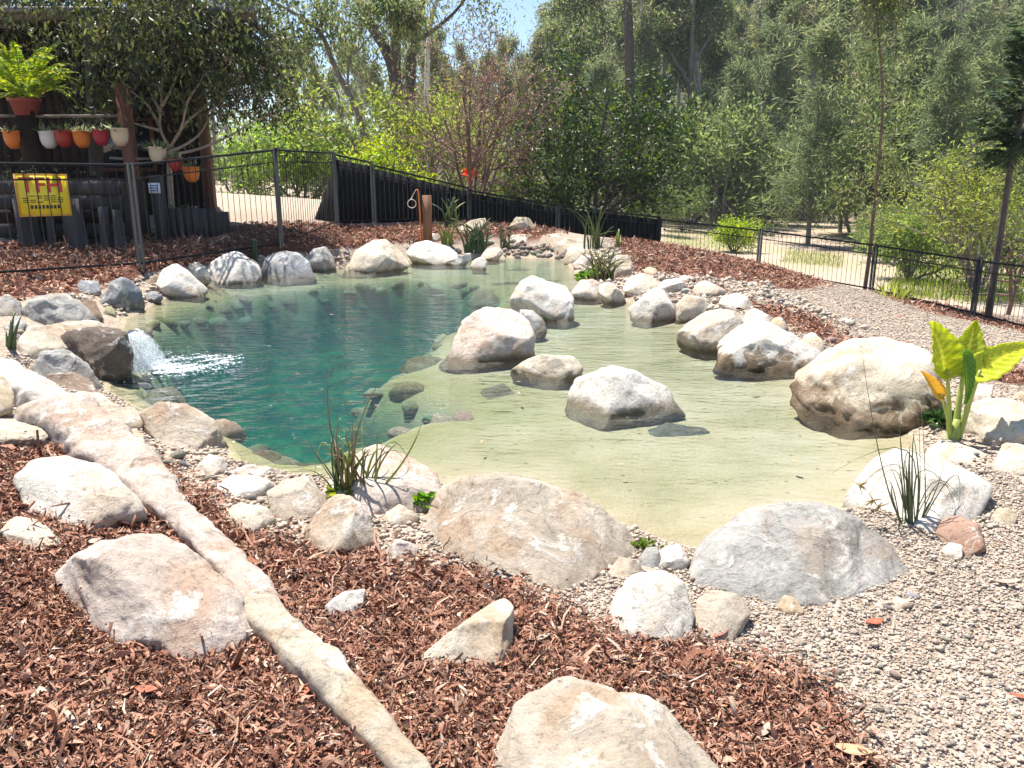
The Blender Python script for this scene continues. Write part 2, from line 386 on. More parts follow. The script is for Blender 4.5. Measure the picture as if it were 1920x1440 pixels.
far = np.maximum(far, smooth(-5.2, -6.0, GX) * smooth(9, 12, GY))
ddp = dist_poly(GX, GY, DEEP); grass = np.where(inside, 0.75 * np.exp(-ddp / 0.45) * (0.6 + 0.6 * fbm(np.stack([GX * 1.7, GY * 1.7, 0 * GX], -1), 71)), grass * 1.0)
litter = smooth(60, 75, GY)
zc = np.stack([MM * 1.0, inside * smooth(0.012, -0.012, GZ), np.clip(grass, 0, 1) * (1 - litter), far], -1).reshape(-1, 4)
m, n, l, p = nmat("ground_earth")
va = N(n, "ShaderNodeVertexColor"); va.layer_name = "col"; sp = N(n, "ShaderNodeSeparateColor"); l.new(va.outputs[0], sp.inputs[0])
geo = N(n, "ShaderNodeNewGeometry"); pos = geo.outputs["Position"]
nf = noise_n(n, l, 140, 4, 0.7, pos); nm = noise_n(n, l, 12, 6, 0.6, pos); nl = noise_n(n, l, 1.1, 5, 0.6, pos)
vor = N(n, "ShaderNodeTexVoronoi"); vor.inputs["Scale"].default_value = 75; l.new(pos, vor.inputs["Vector"])
gr = ramp(n, l, vor.outputs["Color"], [(0.1, (0.20, 0.15, 0.115)), (0.5, (0.36, 0.285, 0.225)), (0.9, (0.50, 0.42, 0.35))])
gr = mixc(n, l, 0.6, gr.outputs[0], ramp(n, l, nm.outputs[0], [(0.3, (0.75, 0.72, 0.68)), (0.7, (1.1, 1.1, 1.1))]).outputs[0], 'MULTIPLY')
mu = ramp(n, l, nf.outputs[0], [(0.3, (0.045, 0.02, 0.013)), (0.5, (0.12, 0.05, 0.032)), (0.72, (0.22, 0.10, 0.07))])
sd = ramp(n, l, nl.outputs[0], [(0.3, (0.29, 0.24, 0.135)), (0.5, (0.41, 0.33, 0.22)), (0.72, (0.49, 0.40, 0.31))])
nl2 = noise_n(n, l, 3.2, 7, 0.7, pos); alg = ramp(n, l, nl2.outputs[0], [(0.45, (0, 0, 0)), (0.62, (1, 1, 1))])
sxyz = N(n, "ShaderNodeSeparateXYZ"); l.new(pos, sxyz.inputs[0])
dz = N(n, "ShaderNodeMapRange"); dz.inputs["From Min"].default_value = -0.45; dz.inputs["From Max"].default_value = -0.09; dz.inputs["To Min"].default_value = 1; dz.inputs["To Max"].default_value = 0; l.new(sxyz.outputs[2], dz.inputs[0])
lining = ramp(n, l, nl2.outputs[0], [(0.35, (0.05, 0.065, 0.03)), (0.5, (0.11, 0.12, 0.05)), (0.62, (0.26, 0.24, 0.105)), (0.75, (0.08, 0.09, 0.04))])
agf = N(n, "ShaderNodeMath", operation='MULTIPLY'); agf.inputs[1].default_value = 0.9; agm = N(n, 'ShaderNodeMath', operation='MULTIPLY_ADD'); agm.use_clamp = True; agm.inputs[1].default_value = 0.22; l.new(alg.outputs[0], agm.inputs[0]); l.new(sp.outputs[2], agm.inputs[2]); l.new(agm.outputs[0], agf.inputs[0])
sdb = mixc(n, l, agf.outputs[0], sd.outputs[0], (0.24, 0.23, 0.09))
dbv = N(n, "ShaderNodeTexVoronoi"); dbv.inputs["Scale"].default_value = 9; l.new(pos, dbv.inputs["Vector"]); dbr = ramp(n, l, dbv.outputs["Distance"], [(0.07, (0.75, 0.75, 0.75)), (0.13, (0, 0, 0))])
sdb = mixc(n, l, dbr.outputs[0], sdb, (0.16, 0.12, 0.06))
sdm = mixc(n, l, dz.outputs[0], sdb, lining.outputs[0])
sdm = mixc(n, l, 0.35, sdm, ramp(n, l, nf.outputs[0], [(0.3, (0.7, 0.7, 0.7)), (0.7, (1.15, 1.15, 1.15))]).outputs[0], 'MULTIPLY')
di = ramp(n, l, nm.outputs[0], [(0.3, (0.33, 0.25, 0.19)), (0.7, (0.50, 0.40, 0.32))])
ga = ramp(n, l, nm.outputs[0], [(0.3, (0.17, 0.19, 0.065)), (0.7, (0.30, 0.31, 0.12))])
c = mixc(n, l, va.outputs[1], gr, di.outputs[0]); c = mixc(n, l, sp.outputs[2], c, ga.outputs[0])
lsep = N(n, "ShaderNodeSeparateXYZ"); l.new(pos, lsep.inputs[0]); lmr = N(n, "ShaderNodeMapRange"); lmr.inputs["From Min"].default_value = 62; lmr.inputs["From Max"].default_value = 78; l.new(lsep.outputs[1], lmr.inputs[0])
c = mixc(n, l, lmr.outputs[0], c, ramp(n, l, nm.outputs[0], [(0.3, (0.07, 0.065, 0.04)), (0.7, (0.14, 0.125, 0.08))]).outputs[0])
c = mixc(n, l, sp.outputs[0], c, mu.outputs[0]); c = mixc(n, l, sp.outputs[1], c, sdm)
l.new(c, p.inputs["Base Color"]); p.inputs["Roughness"].default_value = 0.95; p.inputs["Specular IOR Level"].default_value = 0.15
l.new(bump(n, l, vor.outputs[0], 0.5, 0.008, bump(n, l, nm.outputs[0], 0.4, 0.03)), p.inputs["Normal"])
GROUND = m
me = make_mesh("ground", np.stack([GX, GY, GZ], -1).reshape(-1, 3), FQ, GROUND, zc, True)
g = link("ground", me); g["kind"] = "structure"
def gz_fast(X, Y):
    i = np.clip(np.searchsorted(gx, X) - 1, 0, nx - 2); j = np.clip(np.searchsorted(gy, Y) - 1, 0, ny - 2)
    fx = (X - gx[i]) / (gx[i + 1] - gx[i]); fy = (Y - gy[j]) / (gy[j + 1] - gy[j])
    return (GZ[j, i] * (1 - fx) + GZ[j, i + 1] * fx) * (1 - fy) + (GZ[j + 1, i] * (1 - fx) + GZ[j + 1, i + 1] * fx) * fy

# ------------------------------------------------------------------ water
m, n, l, p = nmat("pond_water"); n.remove(p)
geo = N(n, "ShaderNodeNewGeometry"); pos = geo.outputs["Position"]
FALL = on_z(300, 688, 0.0)
mp = N(n, "ShaderNodeMapping"); mp.inputs["Scale"].default_value = (1.0, 1.9, 1); mp.inputs["Rotation"].default_value = (0, 0, 0.25); l.new(pos, mp.inputs[0])
r1 = noise_n(n, l, 3.2, 4, 0.55, mp.outputs[0]); r2 = noise_n(n, l, 13, 3, 0.5, mp.outputs[0])
dist = N(n, "ShaderNodeVectorMath", operation='DISTANCE'); dist.inputs[1].default_value = tuple(FALL); l.new(pos, dist.inputs[0])
wob = N(n, "ShaderNodeMath", operation='MULTIPLY_ADD'); wob.inputs[1].default_value = 0.35; l.new(r1.outputs[0], wob.inputs[0]); l.new(dist.outputs["Value"], wob.inputs[2])
ws = N(n, "ShaderNodeMath", operation='MULTIPLY'); ws.inputs[1].default_value = 34; l.new(wob.outputs[0], ws.inputs[0])
sn = N(n, "ShaderNodeMath", operation='SINE'); l.new(ws.outputs[0], sn.inputs[0])
fall = N(n, "ShaderNodeMapRange"); fall.inputs["From Min"].default_value = 0.2; fall.inputs["From Max"].default_value = 3.4; fall.inputs["To Min"].default_value = 1; fall.inputs["To Max"].default_value = 0.05; l.new(dist.outputs["Value"], fall.inputs[0])
rng_ = N(n, "ShaderNodeMath", operation='MULTIPLY'); l.new(sn.outputs[0], rng_.inputs[0]); l.new(fall.outputs[0], rng_.inputs[1])
h1 = N(n, "ShaderNodeMath", operation='MULTIPLY_ADD'); h1.inputs[1].default_value = 0.10; l.new(rng_.outputs[0], h1.inputs[0]); l.new(r1.outputs[0], h1.inputs[2])
h2 = N(n, "ShaderNodeMath", operation='MULTIPLY_ADD'); h2.inputs[1].default_value = 0.35; l.new(r2.outputs[0], h2.inputs[0]); l.new(h1.outputs[0], h2.inputs[2])
amp = N(n, "ShaderNodeMapRange"); amp.inputs["From Min"].default_value = 0.5; amp.inputs["From Max"].default_value = 5.0; amp.inputs["To Min"].default_value = 1.0; amp.inputs["To Max"].default_value = 0.40; l.new(dist.outputs["Value"], amp.inputs[0])
bn = N(n, "ShaderNodeBump"); bn.inputs["Distance"].default_value = 0.045; l.new(amp.outputs[0], bn.inputs["Strength"]); l.new(h2.outputs[0], bn.inputs["Height"])
fr = N(n, "ShaderNodeFresnel"); fr.inputs["IOR"].default_value = 1.33; l.new(bn.outputs[0], fr.inputs["Normal"])
tr = N(n, "ShaderNodeBsdfTransparent"); tr.inputs[0].default_value = (0.985, 0.995, 1, 1)
gl = N(n, "ShaderNodeBsdfGlossy"); gl.inputs["Roughness"].default_value = 0.04; l.new(bn.outputs[0], gl.inputs["Normal"])
mx = N(n, "ShaderNodeMixShader"); l.new(fr.outputs[0], mx.inputs[0]); l.new(tr.outputs[0], mx.inputs[1]); l.new(gl.outputs[0], mx.inputs[2])
l.new(mx.outputs[0], n["Material Output"].inputs["Surface"])
va_ = N(n, "ShaderNodeVolumeAbsorption"); va_.inputs[0].default_value = (0.10, 0.73, 0.67, 1); va_.inputs[1].default_value = 0.85
vs_ = N(n, "ShaderNodeVolumeScatter"); vs_.inputs[0].default_value = (0.09, 0.50, 0.74, 1); vs_.inputs[1].default_value = 0.10; vs_.inputs["Anisotropy"].default_value = 0.0
ad = N(n, "ShaderNodeAddShader"); l.new(va_.outputs[0], ad.inputs[0]); l.new(vs_.outputs[0], ad.inputs[1]); l.new(ad.outputs[0], n["Material Output"].inputs["Volume"])
WATER = m
c0 = np.mean(POND, axis=0); ring = []
for i, (x, y) in enumerate(POND):
    a = np.array(POND[i - 1]); b = np.array(POND[(i + 1) % len(POND)]); t = b - a; nrm = np.array([t[1], -t[0]]); nrm /= np.linalg.norm(nrm)
    q = np.array([x, y]); s = 1 if not in_poly(np.array([q[0] + nrm[0] * .05]), np.array([q[1] + nrm[1] * .05]), POND)[0] else -1
    ring.append(q + s * nrm * 0.10)
k = len(ring); V = [(*r, 0.0) for r in ring] + [(*r, -1.9) for r in ring]
me = bpy.data.meshes.new("pond_water")
me.from_pydata([tuple(map(float, v)) for v in V], [], [list(range(k))[::-1], list(range(k, 2 * k))] + [[i, (i + 1) % k, k + (i + 1) % k, k + i] for i in range(k)])
import bmesh
bm = bmesh.new(); bm.from_mesh(me); bmesh.ops.recalc_face_normals(bm, faces=bm.faces); bm.to_mesh(me); bm.free()
me.materials.append(WATER)
w = link("pond_water", me); w["kind"] = "structure"

# ------------------------------------------------------------------ rocks
def ico(sub):
    bm = bmesh.new(); bmesh.ops.create_icosphere(bm, subdivisions=sub, radius=1)
    bm.verts.ensure_lookup_table()
    V = np.array([v.co[:] for v in bm.verts]); Fa = np.array([[v.index for v in f.verts] for f in bm.faces]); bm.free(); return V, Fa
ICO = {s: ico(s) for s in (1, 2, 3, 4, 5, 6)}
TINT = dict(white=(.64, .60, .54), cream=(.57, .50, .40), tan=(.49, .42, .34), pink=(.59, .50, .44), grey=(.37, .36, .34), bluegrey=(.26, .27, .29), brown=(.27, .20, .15), red=(.37, .24, .18), dark=(.16, .125, .10), sand=(.52, .43, .31), olive=(.30, .29, .15))
def rock(name, label, tint, poly, zc=None, dr=0.8, wet=False, bury=0.35, lay=0.35, cat="rock", group=None, cuts=4, rough=1.0, seed=None, stain=0.3):
    poly = np.array(poly, float); seed = seed if seed is not None else int(poly.sum()) % 9973
    r = np.random.default_rng(seed)
    y1 = poly[:, 1].max(); low = poly[poly[:, 1] > y1 - 0.15 * np.ptp(poly[:, 1])]; bx = low[:, 0].mean()
    G = hit(bx, y1) if zc is None else on_z(bx, y1, zc)
    cx, cy = (poly[:, 0].min() + poly[:, 0].max()) / 2, (poly[:, 1].min() + poly[:, 1].max()) / 2
    hw = np.ptp(poly[:, 0]) / 2 / F_PX * np.linalg.norm(G - CAM); hh = np.ptp(poly[:, 1]) / 2 / F_PX * np.linalg.norm(G - CAM)
    t = dr * min(hw, hh * 2.2)
    P2 = poly.copy(); dn = P2[:, 1] > cy; P2[dn, 1] += bury * (P2[dn, 1] - cy)
    fw = np.array([G[0], G[1], 0.0]); fw /= np.linalg.norm(fw)
    Vd = ray(cx, cy); Vd /= np.linalg.norm(Vd)
    Nn = -Vd * (1 - lay) + UP * lay; Nn /= np.linalg.norm(Nn)
    P0 = G + fw * t * (0.95 if zc == 0.0 else 1.05)
    if lay >= 0.6 and zc is None or lay > 0.7:
        H = np.array([hit(a, b) if b < 1700 else G for a, b in poly]); cc = H.mean(0); _, _, vt = np.linalg.svd(H - cc); Nn = vt[2] * np.sign(vt[2][2]); P0 = cc + Nn * t * 0.30; bury = 0.0
    def onplane(px, py):
        d = ray(px, py); return CAM + d * (np.dot(P0 - CAM, Nn) / np.dot(d, Nn))
    C = onplane(cx, cy + 0.06 * np.ptp(poly[:, 1]))
    Rx = np.cross(Nn, UP); Rx = np.cross(UP, -fw); Rx = Rx - Nn * np.dot(Rx, Nn); Rx /= np.linalg.norm(Rx); Uy = np.cross(Nn, Rx)
    if Uy[2] < 0: Uy = -Uy
    Q = np.array([[np.dot(onplane(a, b) - C, Rx), np.dot(onplane(a, b) - C, Uy)] for a, b in P2])
    ang = np.arctan2(Q[:, 1], Q[:, 0]); rad = np.hypot(Q[:, 0], Q[:, 1])
    # radius as a function of angle, straight polygon edges softened
    th = np.linspace(-math.pi, math.pi, 181); rr = np.zeros(181); n_ = len(Q)
    for k_, a in enumerate(th):
        d = np.array([math.cos(a), math.sin(a)]); best = 0
        for i in range(n_):
            p, q = Q[i], Q[(i + 1) % n_]; e = q - p; den = d[0] * (-e[1]) + d[1] * e[0]
            if abs(den) < 1e-12: continue
            tt = (p[0] * (-e[1]) + p[1] * e[0]) / den; ss = (d[0] * p[1] - d[1] * p[0]) / den
            if tt > best and -1e-6 <= ss <= 1 + 1e-6: best = tt
        rr[k_] = best if best > 0 else rad.min()
    kern = np.array([1, 2, 3, 2, 1.]); kern /= kern.sum(); rr = np.convolve(np.r_[rr[-3:-1], rr, rr[1:3]], kern, 'valid')
    wpx = np.ptp(poly[:, 0])
    sub = 6 if wpx > 300 else 5 if wpx > 110 else 4 if wpx > 45 else 3
    D, Fa = ICO[sub]
    # directions: x right, y up in the outline plane, z towards the camera
    s = np.hypot(D[:, 0], D[:, 1]) + 1e-9; a = np.arctan2(D[:, 1], D[:, 0])
    R = np.interp(a, th, rr); sp_ = s ** 0.78
    lx = D[:, 0] / s * R * sp_; ly = D[:, 1] / s * R * sp_
    lz = np.sign(D[:, 2]) * np.abs(D[:, 2]) ** 0.85 * t
    S = max(hw, hh)
    L = np.stack([lx, ly, lz], -1)
    nz = fbm(L / S * 1.4 + seed % 89, seed % 50, 4)
    face = np.abs(D[:, 2])
    L += (D * (nz * S * 0.10 * rough * (0.25 + 0.75 * face))[:, None])
    rg = 0.5 - np.abs(fbm(L / S * 2.3 + 11, 3 + seed % 40, 4)); L += D * (rg * S * 0.05 * rough * (0.3 + 0.7 * face))[:, None]
    for k_ in range(cuts + 2):
        nn = r.normal(size=3) * np.array([0.75, 0.75, 0.3]) + np.array([0, 0, 0.95]); nn /= np.linalg.norm(nn)
        h = L @ nn; lim = np.quantile(h, r.uniform(0.80, 0.94)); ov = np.clip(h - lim, 0, None)
        L -= nn * (ov * 0.85)[:, None]
    L += D * (fbm(L / S * 5 + 3, 7 + seed % 20, 5) * S * 0.030 * rough)[:, None]
    W = C + L[:, :1] * Rx + L[:, 1:2] * Uy - L[:, 2:3] * Vd
    zb_, zt_ = G[2], W[:, 2].max(); hs_ = smooth(0.9, -0.25, (W[:, 2] - zb_) / max(zt_ - zb_, .02))
    if lay < 0.6 and (zc is None or zc >= 0): W[:, :2] -= fw[:2] * (hs_ * (0.36 if zc == 0.0 else 0.62) * t)[:, None]; W[:, :2] += ((W - C) @ Rx * 0.04 * hs_)[:, None] * Rx[:2]
    if wet and zc == 0.0:
        flo = gz(C[0], C[1]) - 0.08; mz = W[:, 2].min()
        if flo < mz < 0: W[:, 2] = np.where(W[:, 2] < 0, W[:, 2] * (max(flo, -0.6) / mz), W[:, 2])
        fl = 1 + 0.28 * smooth(0.03, -0.15, W[:, 2]); W[:, 0] = C[0] + (W[:, 0] - C[0]) * fl; W[:, 1] = C[1] + (W[:, 1] - C[1]) * fl
    if zc is not None and zc < 0: W[:, 2] -= max(0.0, W[:, 2].max() + 0.042)
    org = np.array([C[0], C[1], max(W[:, 2].min(), C[2] - 1)])
    # winding
    v0, v1, v2 = W[Fa[0, 0]], W[Fa[0, 1]], W[Fa[0, 2]]
    if np.dot(np.cross(v1 - v0, v2 - v0), (v0 + v1 + v2) / 3 - C) < 0: Fa = Fa[:, ::-1]
    me = make_mesh(name, W - org, Fa, ROCK_WET if wet else ROCK_DRY, None, True)
    o = link(name, me, None, org); tv = np.array(TINT[tint]) * r.uniform(0.92, 1.06)
    tv = np.minimum(tv * 1.12, .8); o.color = (*[float(c) for c in tv], 1)
    o['stain'] = stain
    return tag(o, label, cat, group)

def ridge_rock(name, label, tint, path, group, flat=0.8, sink=-0.15):
    """long stone lying on the ground along a centre line of (px, py, half width px)"""
    C = np.array([hit(a, min(b, 1900)) for a, b, _ in path]); C[:, 2] += 0.015; W = np.array([0.80 * w / F_PX * np.linalg.norm(c - CAM) for (_, _, w), c in zip(path, C)])
    t = np.linspace(0, 1, len(path)); tt = np.linspace(0, 1, 60); P = np.stack([np.interp(tt, t, C[:, k]) for k in range(3)], -1); Wt = np.interp(tt, t, W)
    ker = np.ones(9) / 9
    for k in range(3): P[:, k] = np.convolve(np.r_[[P[0, k]] * 4, P[:, k], [P[-1, k]] * 4], ker, 'valid')
    Wt = Wt * np.clip(1 - np.abs(2 * tt - 1) ** 10, 0.02, 1) ** .5
    T = np.gradient(P, axis=0); T /= np.linalg.norm(T, axis=1)[:, None]; sd = np.cross(T, UP); sd /= np.linalg.norm(sd, axis=1)[:, None]; up = np.cross(sd, T)
    ns = 40; a = np.linspace(0, 2 * np.pi, ns, endpoint=False); ca, sa = np.cos(a), np.sin(a); ca = np.sign(ca) * np.abs(ca) ** .62; sa = np.sign(sa) * np.abs(sa) ** .6
    V = P[:, None] + sd[:, None] * (ca[None] * Wt[:, None])[..., None] + up[:, None] * ((sa[None] * flat - sink) * Wt[:, None])[..., None]
    S = W.max(); dirs = sd[:, None] * ca[None, :, None] + up[:, None] * sa[None, :, None]
    V = V + dirs * ((fbm(V / S * 1.2 + 5, 8, 4) * S * .17 + fbm(V / S * 5, 9, 3) * S * .03) * np.clip(Wt / S, 0, 1)[:, None])[..., None]
    V = V.reshape(-1, 3); g_ = np.arange(60 * ns).reshape(60, ns); Fq = np.stack([g_[:-1], np.roll(g_, -1, 1)[:-1], np.roll(g_, -1, 1)[1:], g_[1:]], -1).reshape(-1, 4)
    cap = [g_[0][::-1], g_[-1]]; org = P[30]
    o = link(name, make_mesh(name, V - org, [Fq, np.array(cap)], ROCK_DRY, None, True), None, org); o.color = (*TINT[tint], 1); return tag(o, label, "boulder", group)
B = "boulder"; K = "rock"; S_ = "stone"
GE = "rocks around the pond edge"; GF = "rocks bedded in the bark mulch"; GP = "rocks standing in the pond"; GS = "rocks under the water"
WZ = dict(zc=0.0, wet=True, bury=0.45, lay=0.3)
ROWS = [
 # standing in the pond
 (B, "pale pink-white boulder with brown wet base, between the deep basin and the sand shelf", "pink", [(838,662),(868,602),(905,578),(960,574),(985,590),(998,625),(996,655),(960,670),(900,674),(855,670)], dict(WZ, group=GP)),
 (K, "small grey-white rock tucked behind the pale pink-white pond boulder", "grey", [(975,580),(1000,582),(1020,600),(1026,615),(1010,624),(990,626),(975,615)], dict(WZ, group=GP)),
 (B, "white angular boulder with black lichen spots where the sand shelf narrows", "white", [(957,562),(975,530),(1000,517),(1030,528),(1060,536),(1074,558),(1072,582),(1045,600),(1020,598),(990,584),(962,577)], dict(WZ, group=GP)),
 (B, "flat stone just breaking the surface with a small bright dry top", "cream", [(950,693),(990,674),(1010,667),(1075,667),(1092,688),(1080,702),(1040,708),(975,704)], dict(WZ, group=GP, bury=0.8, dr=0.9)),
 (B, "domed white boulder standing alone on the sand shelf", "white", [(1064,735),(1080,707),(1145,686),(1190,697),(1255,725),(1278,758),(1255,770),(1150,776),(1085,766),(1066,750)], dict(WZ, group=GP)),
 # under water
 (B, "submerged blue-grey slab lying on the pale sand beside the domed white boulder", "bluegrey", [(1190,805),(1250,786),(1325,796),(1345,820),(1320,838),(1210,836),(1188,822)], dict(zc=-0.10, wet=True, bury=0.3, lay=0.7, dr=0.35, group=GS)),
 (B, "large submerged olive rock on the drop-off by the pale pink-white boulder", "olive", [(735,690),(775,655),(830,652),(862,685),(840,715),(780,722)], dict(zc=-0.16, wet=True, bury=0.3, lay=0.6, dr=0.6, group=GS)),
 (K, "submerged pale rock at the edge of the drop-off below the flat stone", "tan", [(880,755),(905,718),(945,703),(975,735),(940,768)], dict(zc=-0.12, wet=True, bury=0.3, lay=0.6, dr=0.6, group=GS)),
 (B, "submerged yellow-green rounded rock near the far end of the basin", "sand", [(872,555),(895,533),(920,534),(948,552),(930,566),(890,566)], dict(zc=-0.13, wet=True, bury=0.3, lay=0.5, dr=0.6, group=GS)),
 (B, "long submerged grey-green slab near the far end of the pond", "grey", [(893,522),(950,513),(1010,516),(1000,535),(950,545),(915,536)], dict(zc=-0.12, wet=True, bury=0.3, lay=0.6, dr=0.4, group=GS)),
 (K, "submerged flat tan stone close to the far pebble bank", "tan", [(945,505),(975,499),(1005,503),(1000,513),(960,514)], dict(zc=-0.12, wet=True, bury=0.3, lay=0.6, dr=0.5, group=GS)),
 (K, "submerged tan slab between the angular boulder and the far shore", "tan", [(1010,525),(1030,513),(1075,515),(1082,530),(1060,538)], dict(zc=-0.10, wet=True, bury=0.3, lay=0.5, dr=0.5, group=GS)),
 (B, "submerged yellow stone below the waterfall boulder", "sand", [(262,752),(285,728),(325,722),(352,745),(340,762),(290,766)], dict(zc=-0.13, wet=True, bury=0.3, lay=0.5, dr=0.6, group=GS)),
 (B, "submerged orange-brown slab off the front shore near the reed clump", "sand", [(428,880),(445,850),(490,838),(525,850),(530,880),(480,890)], dict(zc=-0.12, wet=True, bury=0.3, lay=0.5, dr=0.5, group=GS)),
 (K, "submerged green stone between the orange-brown slab and the reeds", "olive", [(535,890),(560,865),(600,862),(625,885),(600,905),(560,903)], dict(zc=-0.10, wet=True, bury=0.3, lay=0.5, dr=0.5, group=GS)),
 # right shore
 (B, "huge cream boulder with brown flaking front beside the elephant-ear plant", "cream", [(1478,735),(1490,690),(1520,660),(1580,640),(1650,632),(1710,650),(1752,690),(1765,740),(1762,785),(1752,815),(1690,808),(1600,790),(1525,768),(1480,745)], dict(WZ, group=GE, bury=0.45, dr=0.5, cuts=5, lay=0.45, stain=1.0, rough=1.4)),
 (B, "flat-topped white boulder with a rough brown underside at the waterline", "white", [(1350,645),(1365,617),(1400,603),(1430,602),(1480,625),(1540,658),(1540,690),(1500,704),(1430,696),(1350,684)], dict(WZ, group=GE, bury=0.35, dr=0.6, stain=1.0)),
 (B, "brown wedge boulder with a dark spot leaning out of the water", "tan", [(1270,622),(1310,585),(1345,578),(1375,585),(1395,605),(1385,640),(1352,660),(1310,655),(1262,640)], dict(WZ, group=GE, bury=0.2)),
 (K, "square cream block with a dark hollow under it at the waterline", "cream", [(1267,572),(1285,553),(1320,558),(1335,575),(1320,592),(1290,604),(1270,600)], dict(WZ, group=GE)),
 (B, "white triangular boulder with a bluish flank half in the water", "white", [(1178,575),(1225,540),(1245,545),(1268,578),(1270,597),(1215,602),(1185,590)], dict(WZ, group=GE)),
 (K, "pink-cream rock below the reed clump of the right bank, touching the shallows", "pink", [(1072,545),(1088,527),(1110,522),(1128,532),(1130,560),(1100,562),(1075,556)], dict(WZ, group=GE)),
 (K, "cream pointed rock beside the pink-cream rock below the right bank reeds", "cream", [(1118,555),(1125,532),(1142,528),(1165,545),(1175,562),(1145,570)], dict(WZ, group=GE)),
 (B, "grey-cream rounded rock behind the white triangular boulder", "cream", [(1167,540),(1175,520),(1200,513),(1228,514),(1248,528),(1225,548),(1190,555)], dict(group=GE)),
 (K, "small pale wedge of rock right behind the white triangular boulder", "white", [(1222,545),(1245,524),(1272,520),(1285,535),(1262,550)], dict(group=GE)),
 (K, "angular tan rock at the edge of the right-hand mulch strip", "tan", [(1298,545),(1312,524),(1330,528),(1368,545),(1372,556),(1330,557)], dict(group=GE, cuts=7)),
 (K, "squarish white rock between gravel and mulch behind the brown wedge boulder", "white", [(1348,568),(1355,554),(1385,550),(1403,558),(1412,574),(1380,582)], dict(group=GE)),
 (K, "pale grey rock behind the flat-topped white boulder", "white", [(1392,600),(1400,582),(1415,577),(1440,590),(1446,604),(1420,612)], dict(group=GE)),
 (S_, "small peach rounded stone at the tip of the right-hand mulch strip", "sand", [(1440,608),(1450,595),(1465,594),(1475,608),(1460,616)], dict(group=GE)),
 (K, "crumbly cream rock wedged behind the flat-topped white and the huge cream boulders", "cream", [(1500,645),(1508,628),(1525,622),(1545,640),(1545,660),(1520,662)], dict(group=GE)),
 (S_, "peach stone beside the far mulch of the right bank", "sand", [(1205,508),(1215,500),(1230,503),(1234,512),(1218,516)], dict(group=GE)),
 (S_, "flat pinkish stone half covered by the right bank mulch", "pink", [(1268,524),(1280,516),(1298,518),(1302,527),(1285,530)], dict(group=GE)),
 (B, "broad white boulder behind the spiky rush at the front right shore", "white", [(1570,950),(1590,910),(1640,860),(1690,838),(1760,840),(1830,865),(1862,895),(1845,925),(1795,970),(1700,992),(1620,980)], dict(zc=0.03, wet=True, group=GE, bury=0.3, lay=0.45)),
 (B, "cream boulder with orange blotches right of the elephant-ear plant", "cream", [(1798,790),(1815,760),(1850,746),(1890,746),(1940,760),(1945,822),(1880,834),(1820,822)], dict(group=GE)),
 (K, "low tan slab in front of the elephant-ear stem", "cream", [(1738,842),(1760,826),(1800,824),(1850,845),(1846,864),(1790,862)], dict(group=GE)),
 (B, "cream block with a flat face in the gravel beyond the broad white boulder", "cream", [(1863,870),(1880,832),(1945,822),(1950,892),(1890,893)], dict(group=GE, cuts=6)),
 (K, "white angular rock behind the elephant-ear leaves", "white", [(1808,742),(1835,721),(1862,722),(1860,744),(1830,752)], dict(group=GE)),
 (S_, "flat orange stone on the gravel beyond the blotched cream boulder", "sand", [(1890,748),(1905,735),(1935,735),(1935,752)], dict(group=GE)),
 (S_, "round peach stone lying on the gravel near the broad white boulder", "sand", [(1857,970),(1870,953),(1895,953),(1908,968),(1895,985),(1868,984)], dict(group=GE)),
 (K, "red-brown rough rock on the gravel beside the spiky rush", "red", [(1754,1000),(1765,972),(1800,966),(1838,985),(1848,1018),(1815,1030),(1772,1020)], dict(group=GE, cuts=6)),
 (S_, "small white stone against the red-brown rough rock", "white", [(1765,1028),(1780,1016),(1805,1022),(1803,1040),(1780,1044)], dict(group=GE)),
 # front shore
 (B, "long tan boulder with white streaks on the front shore between reeds and gravel", "tan", [(805,975),(822,918),(870,888),(930,882),(1010,900),(1090,925),(1160,960),(1220,1002),(1222,1030),(1150,1048),(1080,1068),(960,1064),(900,1040),(830,1010)], dict(group=GE, lay=0.45, bury=0.3)),
 (B, "long grey boulder with dark cracks on the gravel of the front shore", "grey", [(1298,1068),(1330,1010),(1390,960),(1470,940),(1540,942),(1620,975),(1690,1020),(1742,1060),(1700,1088),(1580,1096),(1450,1090),(1350,1082)], dict(group=GE, lay=0.45, bury=0.3)),
 (B, "pinkish boulder behind the reed clump at the water's edge", "pink", [(598,915),(640,862),(700,832),(760,855),(810,880),(834,918),(812,945),(760,958),(690,952),(620,935)], dict(zc=0.05, wet=True, group=GE, lay=0.4, bury=0.35)),
 (B, "tan block with a dark shaded front at the edge of the mulch below the reeds", "tan", [(562,1015),(572,962),(600,932),(645,926),(680,945),(695,980),(705,1015),(650,1026)], dict(stain=0.9, group=GE, lay=0.1, cuts=6)),  # stain raised here: the front's shade is painted in as brown colour
 (K, "cream hollowed rock in the mulch beside the gravel pocket", "cream", [(410,988),(420,955),(450,943),(500,947),(518,965),(500,988)], dict(group=GE, lay=0.2)),
 (K, "white rounded rock at the gravel pocket near the front shore", "white", [(405,912),(430,890),(480,890),(515,905),(505,928),(430,930)], dict(group=GE)),
 (B, "mottled tan rock between the white rounded rock and the shaded tan block", "tan", [(500,920),(540,893),(580,892),(612,920),(604,955),(560,968),(512,952)], dict(group=GE, lay=0.45)),
 (K, "thin white ledge rock at the waterline in front of the orange-brown slab", "pink", [(422,884),(470,871),(530,878),(552,893),(490,902),(440,900)], dict(zc=0.03, wet=True, group=GE)),
 (K, "small pale grey rock beside the pebble pocket and the rounded tan boulder", "white", [(362,878),(392,850),(420,860),(428,886),(390,894)], dict(zc=0.06, group=GE)),
